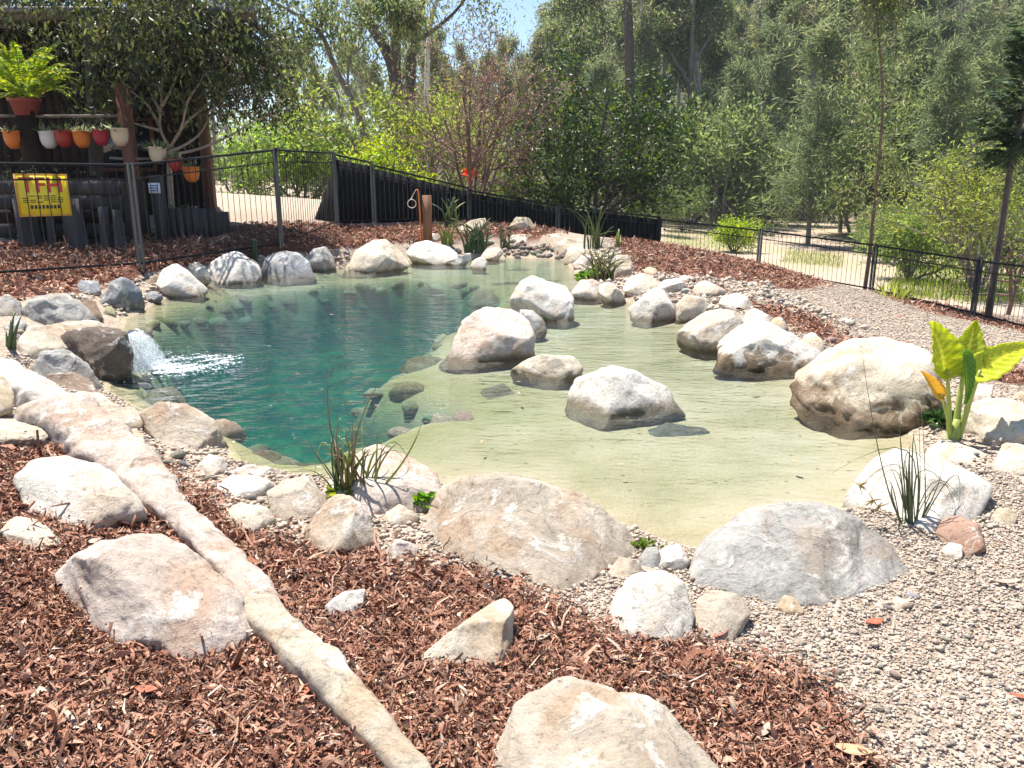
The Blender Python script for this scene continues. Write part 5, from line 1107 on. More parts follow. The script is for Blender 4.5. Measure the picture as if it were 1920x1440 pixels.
gum("leaning_gum", "slender leaning gum with drooping leaf clumps beyond the dirt track", 28, (690, 330), [([(692, 345, 0), (686, 270, 0), (668, 205, 0), (640, 150, 0), (622, 110, 0), (600, 60, 0), (560, 30, 0), (505, 0, 0)], .13, .05), ([(652, 165, 0), (655, 110, 0), (672, 95, 0), (692, 70, 0)], .05, .025)],
    [(600, 20, 0, 10), (560, 60, 0, 8), (530, 40, 0, 6), (630, 50, 0, 8), (545, 110, 0, 7), (600, 90, 0, 6), (660, 40, 0, 6), (540, 0, 0, 8), (620, -10, 0, 6)], TRUNK_GREY, 24, 5200, .45)
gum("forest_gum", "tall dark straight gum trunk rising above the glossy green tree", 60, (1178, 330), [([(1182, 380, 0), (1180, 120, 0), (1176, 0, 0), (1172, -60, 0)], .42, .25)], [(1150, -20, 0, 6), (1210, -10, 0, 6), (1180, 40, 0, 4), (1100, 10, 0, 8), (1050, 40, 0, 8), (1120, 60, 0, 6)], TRUNK_DARK, 25, 4200, 1.3)
gum("slim_tree", "slim brown-trunked tree with sparse light leaves right behind the right fence", 15.3, (1622, 545), [([(1620, 552, 0), (1630, 480, 0), (1636, 420, 0), (1648, 300, 0), (1655, 200, 0), (1652, 120, 0), (1645, 40, 0)], .042, .015)],
    [(1650, 90, 0, 6), (1690, 140, .3, 5), (1620, 60, 0, 6), (1630, 330, .2, 5), (1620, 370, .2, 4), (1700, 230, .3, 4), (1600, 150, 0, 4), (1680, 330, .3, 5), (1640, 200, .2, 5), (1625, 260, .1, 5), (1660, 280, .2, 5), (1690, 60, 0, 5), (1610, 20, 0, 5), (1650, 150, 0, 5), (1600, 350, .2, 4), (1650, 380, .2, 4)], TWIG, 26, 6500, .30, .40)

# dark-fronded tree at the right edge: fronds with leaflets
def frond(base, tip, n_, ll, r, sag=.25, w=.25):
    base = np.array(base); tip = np.array(tip); t = np.linspace(.12, 1, n_); L = np.linalg.norm(tip - base)
    C = base + (tip - base) * t[:, None] + np.array([0, 0, 1]) * (sag * L * (t * (1 - t)) * 2)[:, None]
    d = np.gradient(C, axis=0); d /= np.linalg.norm(d, axis=1)[:, None]; s = np.cross(d, UP + r.normal(0, .15, 3)); s /= np.linalg.norm(s, axis=1)[:, None]
    Ls = ll * np.sin(np.pi * np.clip(t * .85 + .12, 0, 1)) + ll * .15
    P = np.concatenate([C, C]); D_ = np.concatenate([s + d * .55, -s + d * .55]) + np.array([0, 0, -.2]); return P, D_, np.concatenate([Ls, Ls]), [(C[i], C[i + 1], .004, .003) for i in range(len(C) - 1)]
def frond_crown(list_fr, pal, r, mat, w):
    Ps, Ds, Ls, segs = [], [], [], []
    for f in list_fr: a, b_, c_, d_ = f; Ps.append(a); Ds.append(b_); Ls.append(c_); segs += d_
    P = np.concatenate(Ps); return crown_mesh("crown", P, np.concatenate(Ds), np.concatenate(Ls), np.concatenate(Ls) * w, pal, r, mat), segs
r = np.random.default_rng(31); Y = 13.4; q = at_y(1852, 602, Y); b = np.array([q[0], Y, gz(q[0], Y)])
segs = path_segs(px_path([(1850, 612, 0), (1862, 530, 0), (1874, 450, 0), (1886, 370, 0), (1900, 290, 0), (1925, 180, 0), (1950, 60, 0)], Y, b), .065, .03)
FR = []
for bx, by, tx, ty in ((1905, 270, 1800, 215), (1905, 270, 1830, 280), (1900, 290, 1815, 300), (1900, 300, 1850, 320), (1910, 250, 1870, 170), (1920, 200, 1850, 190), (1930, 160, 1880, 60), (1930, 150, 1890, 110), (1940, 100, 1870, 90), (1920, 240, 1960, 300), (1915, 260, 1890, 330), (1930, 170, 1960, 120), (1900, 280, 1880, 240), (1935, 130, 1890, 30), (1920, 210, 1890, 250), (1910, 280, 1850, 250), (1925, 190, 1870, 140)):
    for _ in range(3):
        dy = r.normal(0, .3); A_ = at_y(bx, by, Y) - b; T_ = at_y(tx + r.normal(0, 14), ty + r.normal(0, 14), Y + dy) - b; FR.append(frond(A_, T_, 16, .17, r, .3)); segs.append((A_, FR[-1][0][0], .008, .005))
cm, sg = frond_crown(FR, G_DARK, r, LEAF, .3)
tree_thing("fronded_tree", "dark green fronded tree with a thin black trunk behind the right fence", b, tubes_mesh("trunk", segs + sg, TRUNK_DARK, 6), cm)
q = at_y(1890, 590, 15.5); r = np.random.default_rng(33)
leafy("fence_sapling", "thin sapling with few leaves behind the fence beside the dark-fronded tree", 1890, 585, 15.5, 2.2, .4, 500, [(.14, .22, .05)], 34, (.06, .11, .03, .05), .12, 2, TWIG, LEAF, 2)

# big shade tree over the house
r = np.random.default_rng(41); Y = 13.4; q = at_y(178, 300, Y); b = np.array([q[0], Y, gz(q[0], Y)])
segs = path_segs(px_path([(182, 330, 0), (176, 200, 0), (170, 90, 0), (166, 0, 0), (160, -120, 0)], Y, b), .115, .09); tips = []
for tx, ty, dy in ((40, -20, 1.2), (-60, 40, 1.5), (90, 60, 1), (280, 30, -1), (380, 20, -.5), (450, 80, 0), (260, -40, -2), (330, 90, -1.2), (120, -80, 1.5), (420, -20, 1), (20, 90, 1.6), (200, -60, 1.5), (480, 130, .4), (300, -80, .5), (60, 20, 1.6), (230, 60, -.5), (110, 20, 1.5), (-10, 60, 2), (440, 30, .3), (350, 50, .5), (500, 60, .4), (515, 115, .5), (470, 200, .3), (210, 100, .8), (185, 140, 1), (130, 110, 1.4), (70, 110, 1.8), (10, 130, 1.8), (160, 60, 1.2), (500, 10, .5), (250, 120, -.3), (400, 130, .2), (40, -50, -1.6), (120, -40, -1.5), (200, 20, -1.6), (250, 20, -1.5), (0, -40, -1.7), (300, 40, -1.4), (380, 60, -1.2)):
    s_ = at_y(166, r.uniform(-120, 20), Y) - b; e_ = at_y(tx, ty, Y + dy) - b; segs += path_segs([s_, (s_ + e_) / 2 + np.array([0, 0, .25]), e_], .035, .010); grow(e_ * .7 + s_ * .3, e_ - s_, .9, .012, 2, r, 4, .2, -.05, .9, segs, tips)
P, Dv = scatter_tips(tips, 16000, (.33, .33, .33), r, .2, .8)
tree_thing("shade_tree", "big dark-trunked shade tree spreading over the timber house", b, tubes_mesh("trunk", segs, TRUNK_DARK, 7), crown_mesh("crown", P, Dv, r.uniform(.08, .14, 16000), r.uniform(.028, .05, 16000), [(.04, .055, .02), (.06, .08, .025), (.10, .12, .03), (.14, .16, .06), (.03, .04, .02)], r, LEAF_GLOSS))
# branching pale-limbed tree before the house
r = np.random.default_rng(42); Y = 12.8; q = at_y(322, 330, Y); b = np.array([q[0], Y, gz(q[0], Y)]); segs, tips = [], []
segs += path_segs(px_path([(322, 400, 0), (318, 320, 0), (318, 278, 0)], Y, b), .05, .04)
for pts in ([(318, 278, 0), (300, 240, 0), (302, 200, .1), (305, 130, .2), (312, 80, .2)], [(318, 278, 0), (340, 240, -.1), (352, 190, -.2), (372, 160, -.2)], [(318, 278, 0), (345, 235, 0), (378, 205, .1), (400, 188, .1)], [(318, 285, 0), (350, 270, .1), (375, 250, .2), (390, 225, .2)],
            [(305, 215, .1), (285, 180, .1), (272, 150, 0)], [(303, 200, 0), (320, 170, 0), (335, 130, 0)], [(300, 235, 0), (275, 195, .2), (245, 170, .2)], [(320, 290, 0), (370, 280, .2), (430, 255, .3), (478, 225, .4)], [(305, 150, 0), (322, 110, 0), (345, 60, 0)], [(300, 245, 0), (265, 235, 0), (232, 225, 0)]):
    pp = px_path(pts, Y, b); segs += path_segs(pp, .026, .011); grow(pp[-1], pp[-1] - pp[-2], .55, .010, 2, r, 4, .2, .0, .8, segs, tips)
for cx, cy, dy, n0 in ((420, 120, .2, 10), (460, 160, .3, 10), (440, 210, .3, 8), (480, 190, .4, 8), (380, 90, 0, 8), (330, 70, 0, 8), (260, 100, 0, 8), (220, 130, .2, 6), (400, 60, .3, 8), (500, 170, .4, 4), (290, 60, 0, 6), (450, 90, .3, 8)):
    c = at_y(cx, cy, Y + dy) - b; tips += [(c + r.normal(0, .16, 3), r.normal(size=3)) for _ in range(n0)]
P, Dv = scatter_tips(tips, 3000, (.13, .13, .13), r, .3, .5)
tree_thing("pale_limbed_tree", "small tree with pale bare forking limbs in front of the timber house", b, tubes_mesh("trunk", segs, plain("bark_tan", (.36, .28, .22), .8, 0, .3, 8), 7), crown_mesh("crown", P, Dv, r.uniform(.08, .15, 3000), r.uniform(.025, .045, 3000), [(.05, .075, .03), (.08, .11, .035), (.13, .17, .04), (.04, .055, .025), (.26, .19, .12)], r, LEAF_GLOSS))
# shrubs in the shade behind the wall
leafy("shade_shrub", "dark leafy shrub with pale tips in the bed under the hanging pots", 120, 330, 12.0, .95, 1.3, 2200, [(.04, .06, .03), (.08, .11, .05), (.25, .28, .2)], 51, (.05, .09, .02, .035), .12, 2, TWIG, LEAF, 7)
leafy("bed_shrub", "low dark leafy shrub in the bed beyond the pot stand", 20, 330, 12.2, .9, 1.3, 1600, [(.04, .06, .03), (.09, .12, .05)], 52, (.05, .09, .02, .035), .12, 2, TWIG, LEAF, 5)
leafy("planter_shrub", "small pale-leaved shrub growing in the planter box", 345, 420, 12.5, .55, .8, 500, [(.16, .18, .10), (.09, .12, .06), (.3, .3, .2)], 53, (.05, .08, .02, .035), .06, 2, TWIG, LEAF, 4)

# hanging pots
def hang_pot(px, py, rp, kind, label, rail_py, plant, seed, Y=PY_ - .06):
    r = np.random.default_rng(seed); c = at_y(px, py, Y); R = rp / F_PX * Y
    o = thing("hanging_pot", label, "flower pot", (c[0], c[1], c[2] - R), "hanging pots behind the fence")
    MB().lathe([(.001, 0), (R * .45, .02 * R), (R * .80, .45 * R), (R * .96, 1.0 * R), (R, 1.75 * R), (R * 1.06, 1.8 * R), (R * 1.06, 1.95 * R), (R * .93, 1.95 * R), (R * .9, 1.7 * R), (.001, 1.65 * R)], 20).build("bowl", POTM[kind], o, True)
    zt = at_y(px, rail_py, Y)[2] - (c[2] - R); w = MB()
    for k in range(3): a = k * 2.1; w.bar((R * math.cos(a), R * math.sin(a), 1.9 * R), (0, 0, max(zt, 2.6 * R)), .003, 4)
    w.build("hanger_wire", GALV, o)
    n0 = plant; P = r.normal(0, R * .45, (n0, 3)) * np.array([1, 1, .35]) + np.array([0, 0, R * 1.75]); Dv = P * np.array([2.2, 2.2, 0]) + np.array([0, 0, R * 1.4]) + r.normal(0, R * .5, (n0, 3))
    link("plant", crown_mesh("plant", P, Dv, r.uniform(.6, 1.3, n0) * R, R * .26, [(.06, .10, .04), (.10, .15, .06), (.28, .32, .2)], r, LEAF), o)
for i, (px, py, rp, kd, lab, ry_) in enumerate(((26, 262, 16, "orange", "orange hanging pot on the near side of the thick post", 217), (92, 262, 15, "white", "white hanging pot beside the thick dark post", 217), (121, 260, 15, "red", "dark red hanging pot between the white pot and an orange pot", 217), (154, 261, 15, "orange", "orange hanging pot between the dark red and crimson pots", 217), (190, 258, 14, "crimson", "crimson round hanging pot between orange and cream pots", 217), (226, 257, 16, "cream", "cream hanging pot beside the red-brown post", 217), (296, 291, 15, "cream", "cream hanging pot beside the pale-limbed tree", 265), (330, 309, 12, "red", "small red hanging pot seen through the wire fence", 290), (359, 327, 14, "orange", "orange hanging pot seen through the wire fence", 300))):
    hang_pot(px, py, rp, kd, lab, ry_, 45, 400 + i)
# big potted fern
c = at_y(48, 204, PY_); R = 26 / F_PX * PY_
fp = thing("fern_pot", "wide dull-red pot on top of the thick post", "flower pot", (c[0], c[1], at_y(48, 217, PY_)[2]))
MB().lathe([(.001, 0), (R * .68, 0), (R * .92, R * .9), (R * 1.04, R * .92), (R * 1.04, R * 1.1), (R * .9, R * 1.1), (R * .85, R * .9), (.001, R * .9)], 24).build("bowl", POTM["maroon"], fp, True)
r = np.random.default_rng(61); fo = np.array([c[0], c[1], fp.location.z + R * 1.0]); FR = []
for k in range(70):
    tx = r.uniform(-40, 150); ty = 75 + 110 * r.random() ** .8 + max(0, (tx - 110)) * .6; e_ = at_y(tx, ty, PY_ + r.normal(-.1, .35)) - fo; FR.append(frond(e_ * r.uniform(0, .35), e_, 22, .085, r, .35))
cm, sg = frond_crown(FR, G_BRIGHT, r, LEAF, .34)
fern = thing("fern", "bright yellow-green fern spilling over the dull-red pot", "fern", fo); link("fronds", cm, fern); link("stalks", tubes_mesh("stalks", sg, plain("stalk_green", (.14, .2, .04), .6), 4), fern)

# ------------------------------------------------------------------ tap post
q = at_y(802, 440, 14.3); zb = gz(q[0], q[1]); ht = at_y(802, 366, 14.3)[2] - zb
tp = thing("tap_post", "brown timber tap post standing in the mulch behind the far shore", "post", (q[0], q[1], zb))
MB().box((0, 0, ht / 2 - .05), (.075, .075, ht / 2 + .05)).build("timber", plain("timber_post", (.22, .10, .05), .75, 0, .3, 6, .3, (1, 1, .15)), tp)
PIPE = plain("conduit_orange", (.62, .17, .04), .5)
MB().tube([(-.11, -.06, .0), (-.125, -.06, ht * .6), (-.14, -.06, ht * 1.08), (-.15, -.06, ht * 1.12), (-.19, -.06, ht * 1.11)], [.016] * 5, 8).build("conduit", PIPE, tp, True)
th = np.linspace(0, 4 * np.pi, 40); hs = [(-.19, -.07, ht * 1.11), (-.24, -.07, ht * 1.0), (-.28, -.08, ht * .90)] + [(-.26 + .075 * math.cos(a + 2), -.09 - .01 * i / 40, ht * .82 + .075 * math.sin(a + 2)) for i, a in enumerate(th)]
hp = thing("hose_coil", "small coiled white hose hanging from the tap post pipe", "hose", (q[0], q[1], zb)); MB().tube(hs, [.009] * len(hs), 6).build("hose", plain("hose_white", (.6, .5, .42), .5), hp, True)

# ------------------------------------------------------------------ pond plants
def stem(mb, p0, p1, p2, w, sides=3, n_=9, tip=.15):
    p0, p1, p2 = map(np.array, (p0, p1, p2)); t = np.linspace(0, 1, n_)[:, None]; P = (1 - t) ** 2 * p0 + 2 * t * (1 - t) * p1 + t * t * p2
    mb.tube(P, w * (1 - (1 - tip) * t[:, 0] ** 1.5), sides)
STEMG = plain("rush_green", (.10, .13, .05), .5, 0, .35, 9); STEMY = plain("reed_yellow_green", (.24, .28, .06), .5, 0, .4, 9); STEMB = plain("dry_stem", (.22, .15, .08), .7, 0, .4, 9); STEMD = plain("reed_dark_green", (.06, .11, .04), .5, 0, .35, 9)
DRYHEAD = plain("seed_head", (.36, .25, .08), .8, 0, .3, 9)
def clump(name, label, base_px, Y, stems, mats, cat="reeds", zb=None):
    b = hit(*base_px) if zb is None else on_z(*base_px, zb); Yb = b[1]; o = thing(name, label, cat, b)
    for i, (x0, y0, xm, ym, x1, y1, w, mi, dy) in enumerate(stems):
        mb = MB(); A_ = at_y(x0, y0, Yb); A_[2] = max(A_[2], b[2] - .02); Mv = at_y(xm, ym, Yb + dy * .5); T_ = at_y(x1, y1, Yb + dy)
        stem(mb, A_ - b, 2 * (Mv - b) - .5 * (A_ - b) - .5 * (T_ - b), T_ - b, w / F_PX * Yb * .5); mb.build("stem", mats[mi], o, True)
    return o
rr = random.Random(8)
st = [(1708, 985, 1704, 900, 1706, 835, 9, 0, 0), (1704, 985, 1700, 900, 1697, 860, 6, 0, .05), (1716, 985, 1722, 900, 1712, 815, 6, 0, 0), (1722, 985, 1735, 930, 1727, 760, 4, 0, .1), (1694, 985, 1655, 880, 1616, 660, 4, 0, 0), (1690, 985, 1672, 930, 1675, 910, 5, 0, 0),
      (1700, 985, 1690, 900, 1684, 862, 4, 0, 0), (1720, 985, 1750, 930, 1770, 870, 4, 0, 0), (1725, 980, 1765, 905, 1800, 985, 3, 0, .1), (1728, 980, 1790, 890, 1796, 960, 3, 0, 0), (1715, 980, 1735, 880, 1830, 985, 3, 0, .1), (1712, 985, 1760, 900, 1820, 975, 2.5, 0, 0),
      (1700, 980, 1700, 845, 1560, 887, 3.5, 0, 0), (1695, 985, 1680, 870, 1575, 955, 3, 0, .1), (1692, 985, 1676, 880, 1610, 965, 2.5, 0, 0), (1690, 988, 1640, 955, 1600, 963, 2.5, 0, 0), (1688, 988, 1670, 905, 1655, 925, 3, 0, 0), (1710, 985, 1710, 860, 1715, 805, 5, 0, .1), (1718, 985, 1725, 890, 1720, 745, 3, 0, 0),
      (1706, 985, 1690, 860, 1688, 770, 2.5, 0, .1), (1712, 985, 1748, 920, 1776, 935, 2.5, 0, 0), (1700, 985, 1690, 930, 1668, 870, 4, 0, 0), (1722, 985, 1745, 940, 1752, 960, 3, 0, 0), (1705, 985, 1700, 850, 1760, 900, 3, 0, -.05), (1699, 985, 1690, 840, 1680, 780, 2.5, 0, 0)]
cl = clump("spiky_rush", "dark green spiky rush with long bent stems on the gravel by the white boulder", (1708, 985), 0, st, [STEMG])
b = np.array(cl.location)
for px, py in ((1637, 938), (1612, 910), (1648, 950)):
    p = at_y(px, py, b[1] - .03) - b; q = MB(); [q.tube([p, p + np.array([rr.uniform(-.03, .03), rr.uniform(-.02, .02), rr.uniform(-.035, .035)])], [.004, .001], 4) for _ in range(9)]; q.build("seed_head", DRYHEAD, cl)
st = []
for k in range(34):
    x0 = rr.uniform(622, 705); x1 = x0 + rr.gauss(0, 30); y1 = rr.uniform(795, 870); st.append((x0, 925 + rr.uniform(-6, 10), (x0 * .6 + x1 * .4) + rr.gauss(0, 8), 860 + rr.uniform(-15, 15), x1, y1, rr.uniform(4, 7), rr.choice([0, 0, 1, 1, 2, 3]), rr.uniform(-.2, .2)))
st += [(650, 930, 618, 790, 618, 690, 5, 2, 0), (660, 930, 670, 810, 718, 708, 5, 2, 0), (655, 930, 640, 830, 622, 740, 3, 2, .1), (672, 930, 720, 850, 758, 862, 4, 3, 0), (640, 930, 610, 830, 590, 888, 4, 1, 0), (690, 925, 730, 830, 770, 875, 3.5, 3, .1), (630, 930, 600, 890, 560, 880, 5, 1, 0), (645, 930, 610, 880, 575, 822, 3, 0, 0), (668, 930, 660, 830, 668, 770, 4, 2, 0)]
clump("reed_clump", "yellow-green reed clump with two tall dry stalks on the front shore", (662, 938), 0, st, [STEMD, STEMY, STEMB, STEMG])
def simple_clump(name, label, bx, by, w, y_top, n_, mats, wp, seed, cat="reeds", lean=1.0):
    rr = random.Random(seed); st = []
    for k in range(n_):
        x0 = bx + rr.uniform(-w * .35, w * .35); x1 = x0 + rr.gauss(0, w * .45 * lean); y1 = y_top + rr.random() ** 1.5 * (by - y_top) * .6
        st.append((x0, by + rr.uniform(-3, 3), x0 * .7 + x1 * .3, (by + y1) / 2 - abs(x1 - x0) * .2, x1, y1, wp * rr.uniform(.6, 1.2), rr.randrange(len(mats)), rr.uniform(-.2, .2)))
    return clump(name, label, (bx, by), 0, st, mats, cat)
simple_clump("dark_reeds", "dense dark green reed clump on the far shore pebble bank", 892, 474, 55, 408, 46, [STEMD, STEMD, STEMG], 4.5, 1)
simple_clump("fine_reeds", "thin dark grass tuft beside the far pebble bank", 945, 465, 30, 420, 14, [STEMD, STEMG], 2.5, 2)
simple_clump("yellow_reeds", "short yellow-green reed tuft beside the timber tap post", 838, 458, 26, 415, 22, [STEMY], 4, 3)
simple_clump("bank_reeds", "green and yellow leafy reeds on the right bank", 1128, 528, 60, 462, 40, [STEMY, STEMD, STEMY, STEMB], 4.5, 4)
simple_clump("tall_bank_grass", "tall thin grass with bare stalks behind the leafy reeds of the right bank", 1112, 468, 50, 385, 26, [STEMD, STEMG, STEMY], 3, 5)
simple_clump("seedling", "small upright green plant between the far shore boulders below the fence", 478, 492, 12, 445, 10, [STEMD], 5, 6, "plant", .5)
simple_clump("strap_leaves", "dark green strappy leaf tuft beside the waterfall rocks", 22, 655, 22, 585, 9, [STEMD], 12, 7, "plant", .9)
simple_clump("leaf_shoot", "fresh green leaf shoot in the mulch of the right bank", 1160, 462, 10, 428, 6, [STEMY], 6, 9, "plant", .6)
simple_clump("screen_plant", "broad-leaved green plant before the black screen", 845, 425, 30, 368, 14, [STEMY, STEMD], 7, 10, "plant", 1.2)
def weed(label, px, py, wpx, n_, seed, pal):
    r = np.random.default_rng(seed); b = hit(px, py); s = wpx / F_PX * np.linalg.norm(b - CAM); o = thing("weed", label, "plant", b)
    P = r.normal(0, .3, (n_, 3)) * s * np.array([1, .6, .5]); P[:, 2] = np.abs(P[:, 2]) + s * .15; link("leaves", crown_mesh("leaves", P, P + r.normal(0, .2, (n_, 3)) * s, .45 * s, .32 * s, pal, r, LEAF), o)
    q = MB(); [q.bar((0, 0, -.01), P[i], .0025, 4) for i in range(0, n_, 6)]; q.build("stems", STEMD, o)
weed("small bright green weed beside the long tan boulder", 785, 948, 42, 90, 1, [(.16, .32, .03), (.10, .24, .03)])
weed("low yellow-green weed at the foot of the reed clump", 655, 940, 45, 70, 2, [(.25, .30, .04), (.12, .2, .03)])
weed("tiny green weed in the notch between the two long boulders", 1210, 1030, 26, 40, 3, [(.16, .26, .04)])
weed("dark green leafy weed between the huge cream boulder and the elephant-ear plant", 1762, 800, 38, 70, 4, [(.03, .07, .02), (.05, .10, .03)])
weed("mossy green tuft below the leafy reeds of the right bank", 1108, 528, 30, 70, 5, [(.10, .22, .03), (.16, .28, .04)])

# elephant ear
LEAFE, n, l, p = nmat("elephant_ear_leaf")
va = N(n, "ShaderNodeVertexColor"); va.layer_name = "col"; l.new(va.outputs[0], p.inputs["Base Color"]); p.inputs["Roughness"].default_value = .4
t = N(n, "ShaderNodeBsdfTranslucent"); hsv = N(n, "ShaderNodeHueSaturation"); hsv.inputs["Value"].default_value = 1.6; l.new(va.outputs[0], hsv.inputs["Color"]); l.new(hsv.outputs[0], t.inputs[0])
mx = N(n, "ShaderNodeMixShader"); mx.inputs[0].default_value = .5; l.new(p.outputs[0], mx.inputs[1]); l.new(t.outputs[0], mx.inputs[2]); l.new(mx.outputs[0], n["Material Output"].inputs[0])
eb = hit(1788, 822); eb[2] -= .02; ee = thing("elephant_ear", "lime-green elephant-ear plant with broad veined leaves beside the huge cream boulder", "plant", eb)
PET = plain("petiole_lime", (.34, .40, .08), .45, 0, .2, 12)
def ear(base, tip, hw, dy0, dy1, normal, cup, c0, c1, notch=.18):
    """blade from base to tip (pixels), half width in pixels; notch = how far lobes reach behind the petiole"""
    A_ = at_y(*base, eb[1] + dy0); T_ = at_y(*tip, eb[1] + dy1); ax = T_ - A_; L = np.linalg.norm(ax); ax /= L; nn = np.array(normal, float); nn -= ax * np.dot(nn, ax); nn /= np.linalg.norm(nn); sd = np.cross(ax, nn)
    H = hw / F_PX * eb[1]; nu, nv = 41, 13; u = np.linspace(0, 1, nu); v = np.linspace(-1, 1, nv); U, Vv = np.meshgrid(u, v, indexing='ij')
    prof = np.sin(np.pi * np.clip(U, 0, 1) ** .62) ** .75; prof = prof * (1 - .25 * U)
    wob = 1 + .05 * np.sin(U * 34)
    x = H * prof * Vv * 1.12 * wob; y = U * L * (1 + notch) - L * notch * (np.abs(Vv) * 1.0 + .0) * (1 - U) - L * 0.0 - L * notch * .3 * (1 - U)
    rib = np.cos((U * 1.25 - np.abs(Vv) * .34) * 2 * np.pi * 7) * .5 + .5
    z = cup * H * Vv ** 2 - .10 * L * (U - .5) ** 2 * 4 * np.sign(cup) + (1 - rib) * H * .09 * np.abs(Vv) ** .5
    W = A_ + ax * y[..., None] + sd * x[..., None] + nn * z[..., None] - eb
    vein = np.clip(np.maximum(np.abs(rib) ** 6, np.exp(-(Vv / .05) ** 2)), 0, 1)[..., None]; col = np.array(c0) * (1 - vein) + np.array(c1) * vein
    g_ = np.arange(nu * nv).reshape(nu, nv); Fq = np.stack([g_[:-1, :-1], g_[1:, :-1], g_[1:, 1:], g_[:-1, 1:]], -1).reshape(-1, 4)
    o = link("leaf_blade", make_mesh("leaf_blade", W.reshape(-1, 3), Fq, LEAFE, col.reshape(-1, 3), True), ee)
    sm = o.modifiers.new("thickness", 'SOLIDIFY'); sm.thickness = .0015; return A_ - eb
Lm = (.46, .52, .02); Ly = (.72, .70, .12); Gd = (.16, .30, .03)
for (bs_, tp_, hw, d0, d1, nr, cup, c0, c1, x0, w) in (((1775, 692), (1750, 616), 40, .0, .05, (.3, -1, .3), .35, Lm, Ly, 1780, 7), ((1808, 690), (1826, 614), 31, .06, .12, (-.4, -1, .2), .4, (.34, .42, .03), Ly, 1790, 9), ((1838, 694), (1920, 648), 30, -.02, .10, (.2, -.8, .9), .25, Lm, Ly, 1797, 8),
                                                   ((1812, 672), (1812, 745), 15, -.06, -.10, (.3, -1, .1), .5, Gd, (.30, .44, .06), 1792, 0), ((1762, 738), (1733, 702), 13, -.05, -.05, (0, -1, .3), .5, (.62, .42, .05), (.66, .52, .14), 1783, 5)):
    a = ear(bs_, tp_, hw, d0, d1, nr, cup, c0, c1)
    if w: q = MB(); s0 = at_y(x0, 822, eb[1]) - eb; md = (s0 + a) / 2 + np.array([(.5 * (s0[0] - a[0])) * .35, 0, -.01]); stem(q, s0, md, a, w / F_PX * eb[1] * .8, 8, 9, .5); q.build("petiole", PET, ee, True)
q = MB(); q.tube([(0, 0, -.03), (0, 0, .05), (.004, 0, .12)], [.028, .026, .016], 10); q.build("stem_base", PET, ee, True)

# ------------------------------------------------------------------ waterfall and foam
m, n, l, p = nmat("falling_water")
n.remove(p); tb = N(n, "ShaderNodeBsdfTransparent"); tb.inputs[0].default_value = (.93, .96, .97, 1)
gl_ = N(n, "ShaderNodeBsdfGlossy"); gl_.inputs["Roughness"].default_value = .3; gl_.inputs[0].default_value = (.25, .25, .25, 1); df = N(n, "ShaderNodeBsdfDiffuse"); df.inputs[0].default_value = (.85, .9, .92, 1)
geo = N(n, "ShaderNodeNewGeometry"); mp = N(n, "ShaderNodeMapping"); mp.inputs["Scale"].default_value = (60, 60, 6); l.new(geo.outputs["Position"], mp.inputs[0]); nz = noise_n(n, l, 1.0, 4, .6, mp.outputs[0])
rp = ramp(n, l, nz.outputs[0], [(.38, (.10, .10, .10)), (.65, (.75, .75, .75))]); m1 = N(n, "ShaderNodeMixShader"); l.new(rp.outputs[0], m1.inputs[0]); l.new(tb.outputs[0], m1.inputs[1]); l.new(df.outputs[0], m1.inputs[2])
m2 = N(n, "ShaderNodeMixShader"); fr2 = N(n, "ShaderNodeFresnel"); fr2.inputs[0].default_value = 1.1; l.new(fr2.outputs[0], m2.inputs[0]); l.new(m1.outputs[0], m2.inputs[1]); l.new(gl_.outputs[0], m2.inputs[2]); l.new(m2.outputs[0], n["Material Output"].inputs[0])
FALLM = m
end = on_z(275, 692, 0.0); Yf = end[1] + .12; lip = at_y(232, 624, Yf)
Vf = []; nu = 14; nv = 9; rs_ = np.random.default_rng(9)
for side in (0, 1):
    for i in range(nu):
        t = i / (nu - 1); c = lip + (end - lip) * np.array([t, t, 0]) + np.array([0, 0, (end[2] - lip[2]) * t ** 1.9])
        for j in range(nv):
            s = j / (nv - 1) - .5; wd = .20 + .16 * t; Vf.append(c + np.array([s * wd * .35, s * wd, 0]) + np.array([.012 * side + .008 * math.sin(j * 2.1 + t * 5), 0, .01 * side + .006 * math.sin(j * 3.3)]))
Vf = np.array(Vf); g_ = np.arange(nu * nv).reshape(nu, nv); Fq = np.stack([g_[:-1, :-1], g_[1:, :-1], g_[1:, 1:], g_[:-1, 1:]], -1).reshape(-1, 4)
wf = tag(link("waterfall", make_mesh("waterfall", Vf - lip, np.concatenate([Fq, Fq[:, ::-1] + nu * nv]), FALLM, None, True), None, lip), "thin clear sheet of water falling off the dark waterfall boulder", "waterfall")
# foam: bubbles and droplets
D, Fa = ICO[1]; n_ = 5200; r = np.random.default_rng(13)
f0 = on_z(292, 692, 0); f1 = on_z(432, 672, 0); t = r.random(n_) ** 1.6
C = f0 + (f1 - f0) * t[:, None]; wd = .10 + .16 * np.sin(np.pi * np.clip(t * .8 + .15, 0, 1)); sx_ = r.normal(0, 1, n_)
nzv = fbm(np.stack([C[:, 0] * 9, sx_ * 2.5, 0 * t], -1), 4)
dv = (f1 - f0) / np.linalg.norm(f1 - f0); pv = np.array([-dv[1], dv[0], 0]); C = C + pv * (sx_ * wd * .55)[:, None] + dv * (r.normal(0, .05, n_))[:, None]
keep = (nzv > -.25 + .3 * t); C = C[keep]; n2 = len(C); hgt = np.where(r.random(n2) < .10, r.exponential(.05, n2), r.uniform(0, .006, n2)) * (1 - .8 * t[keep]); C[:, 2] = hgt
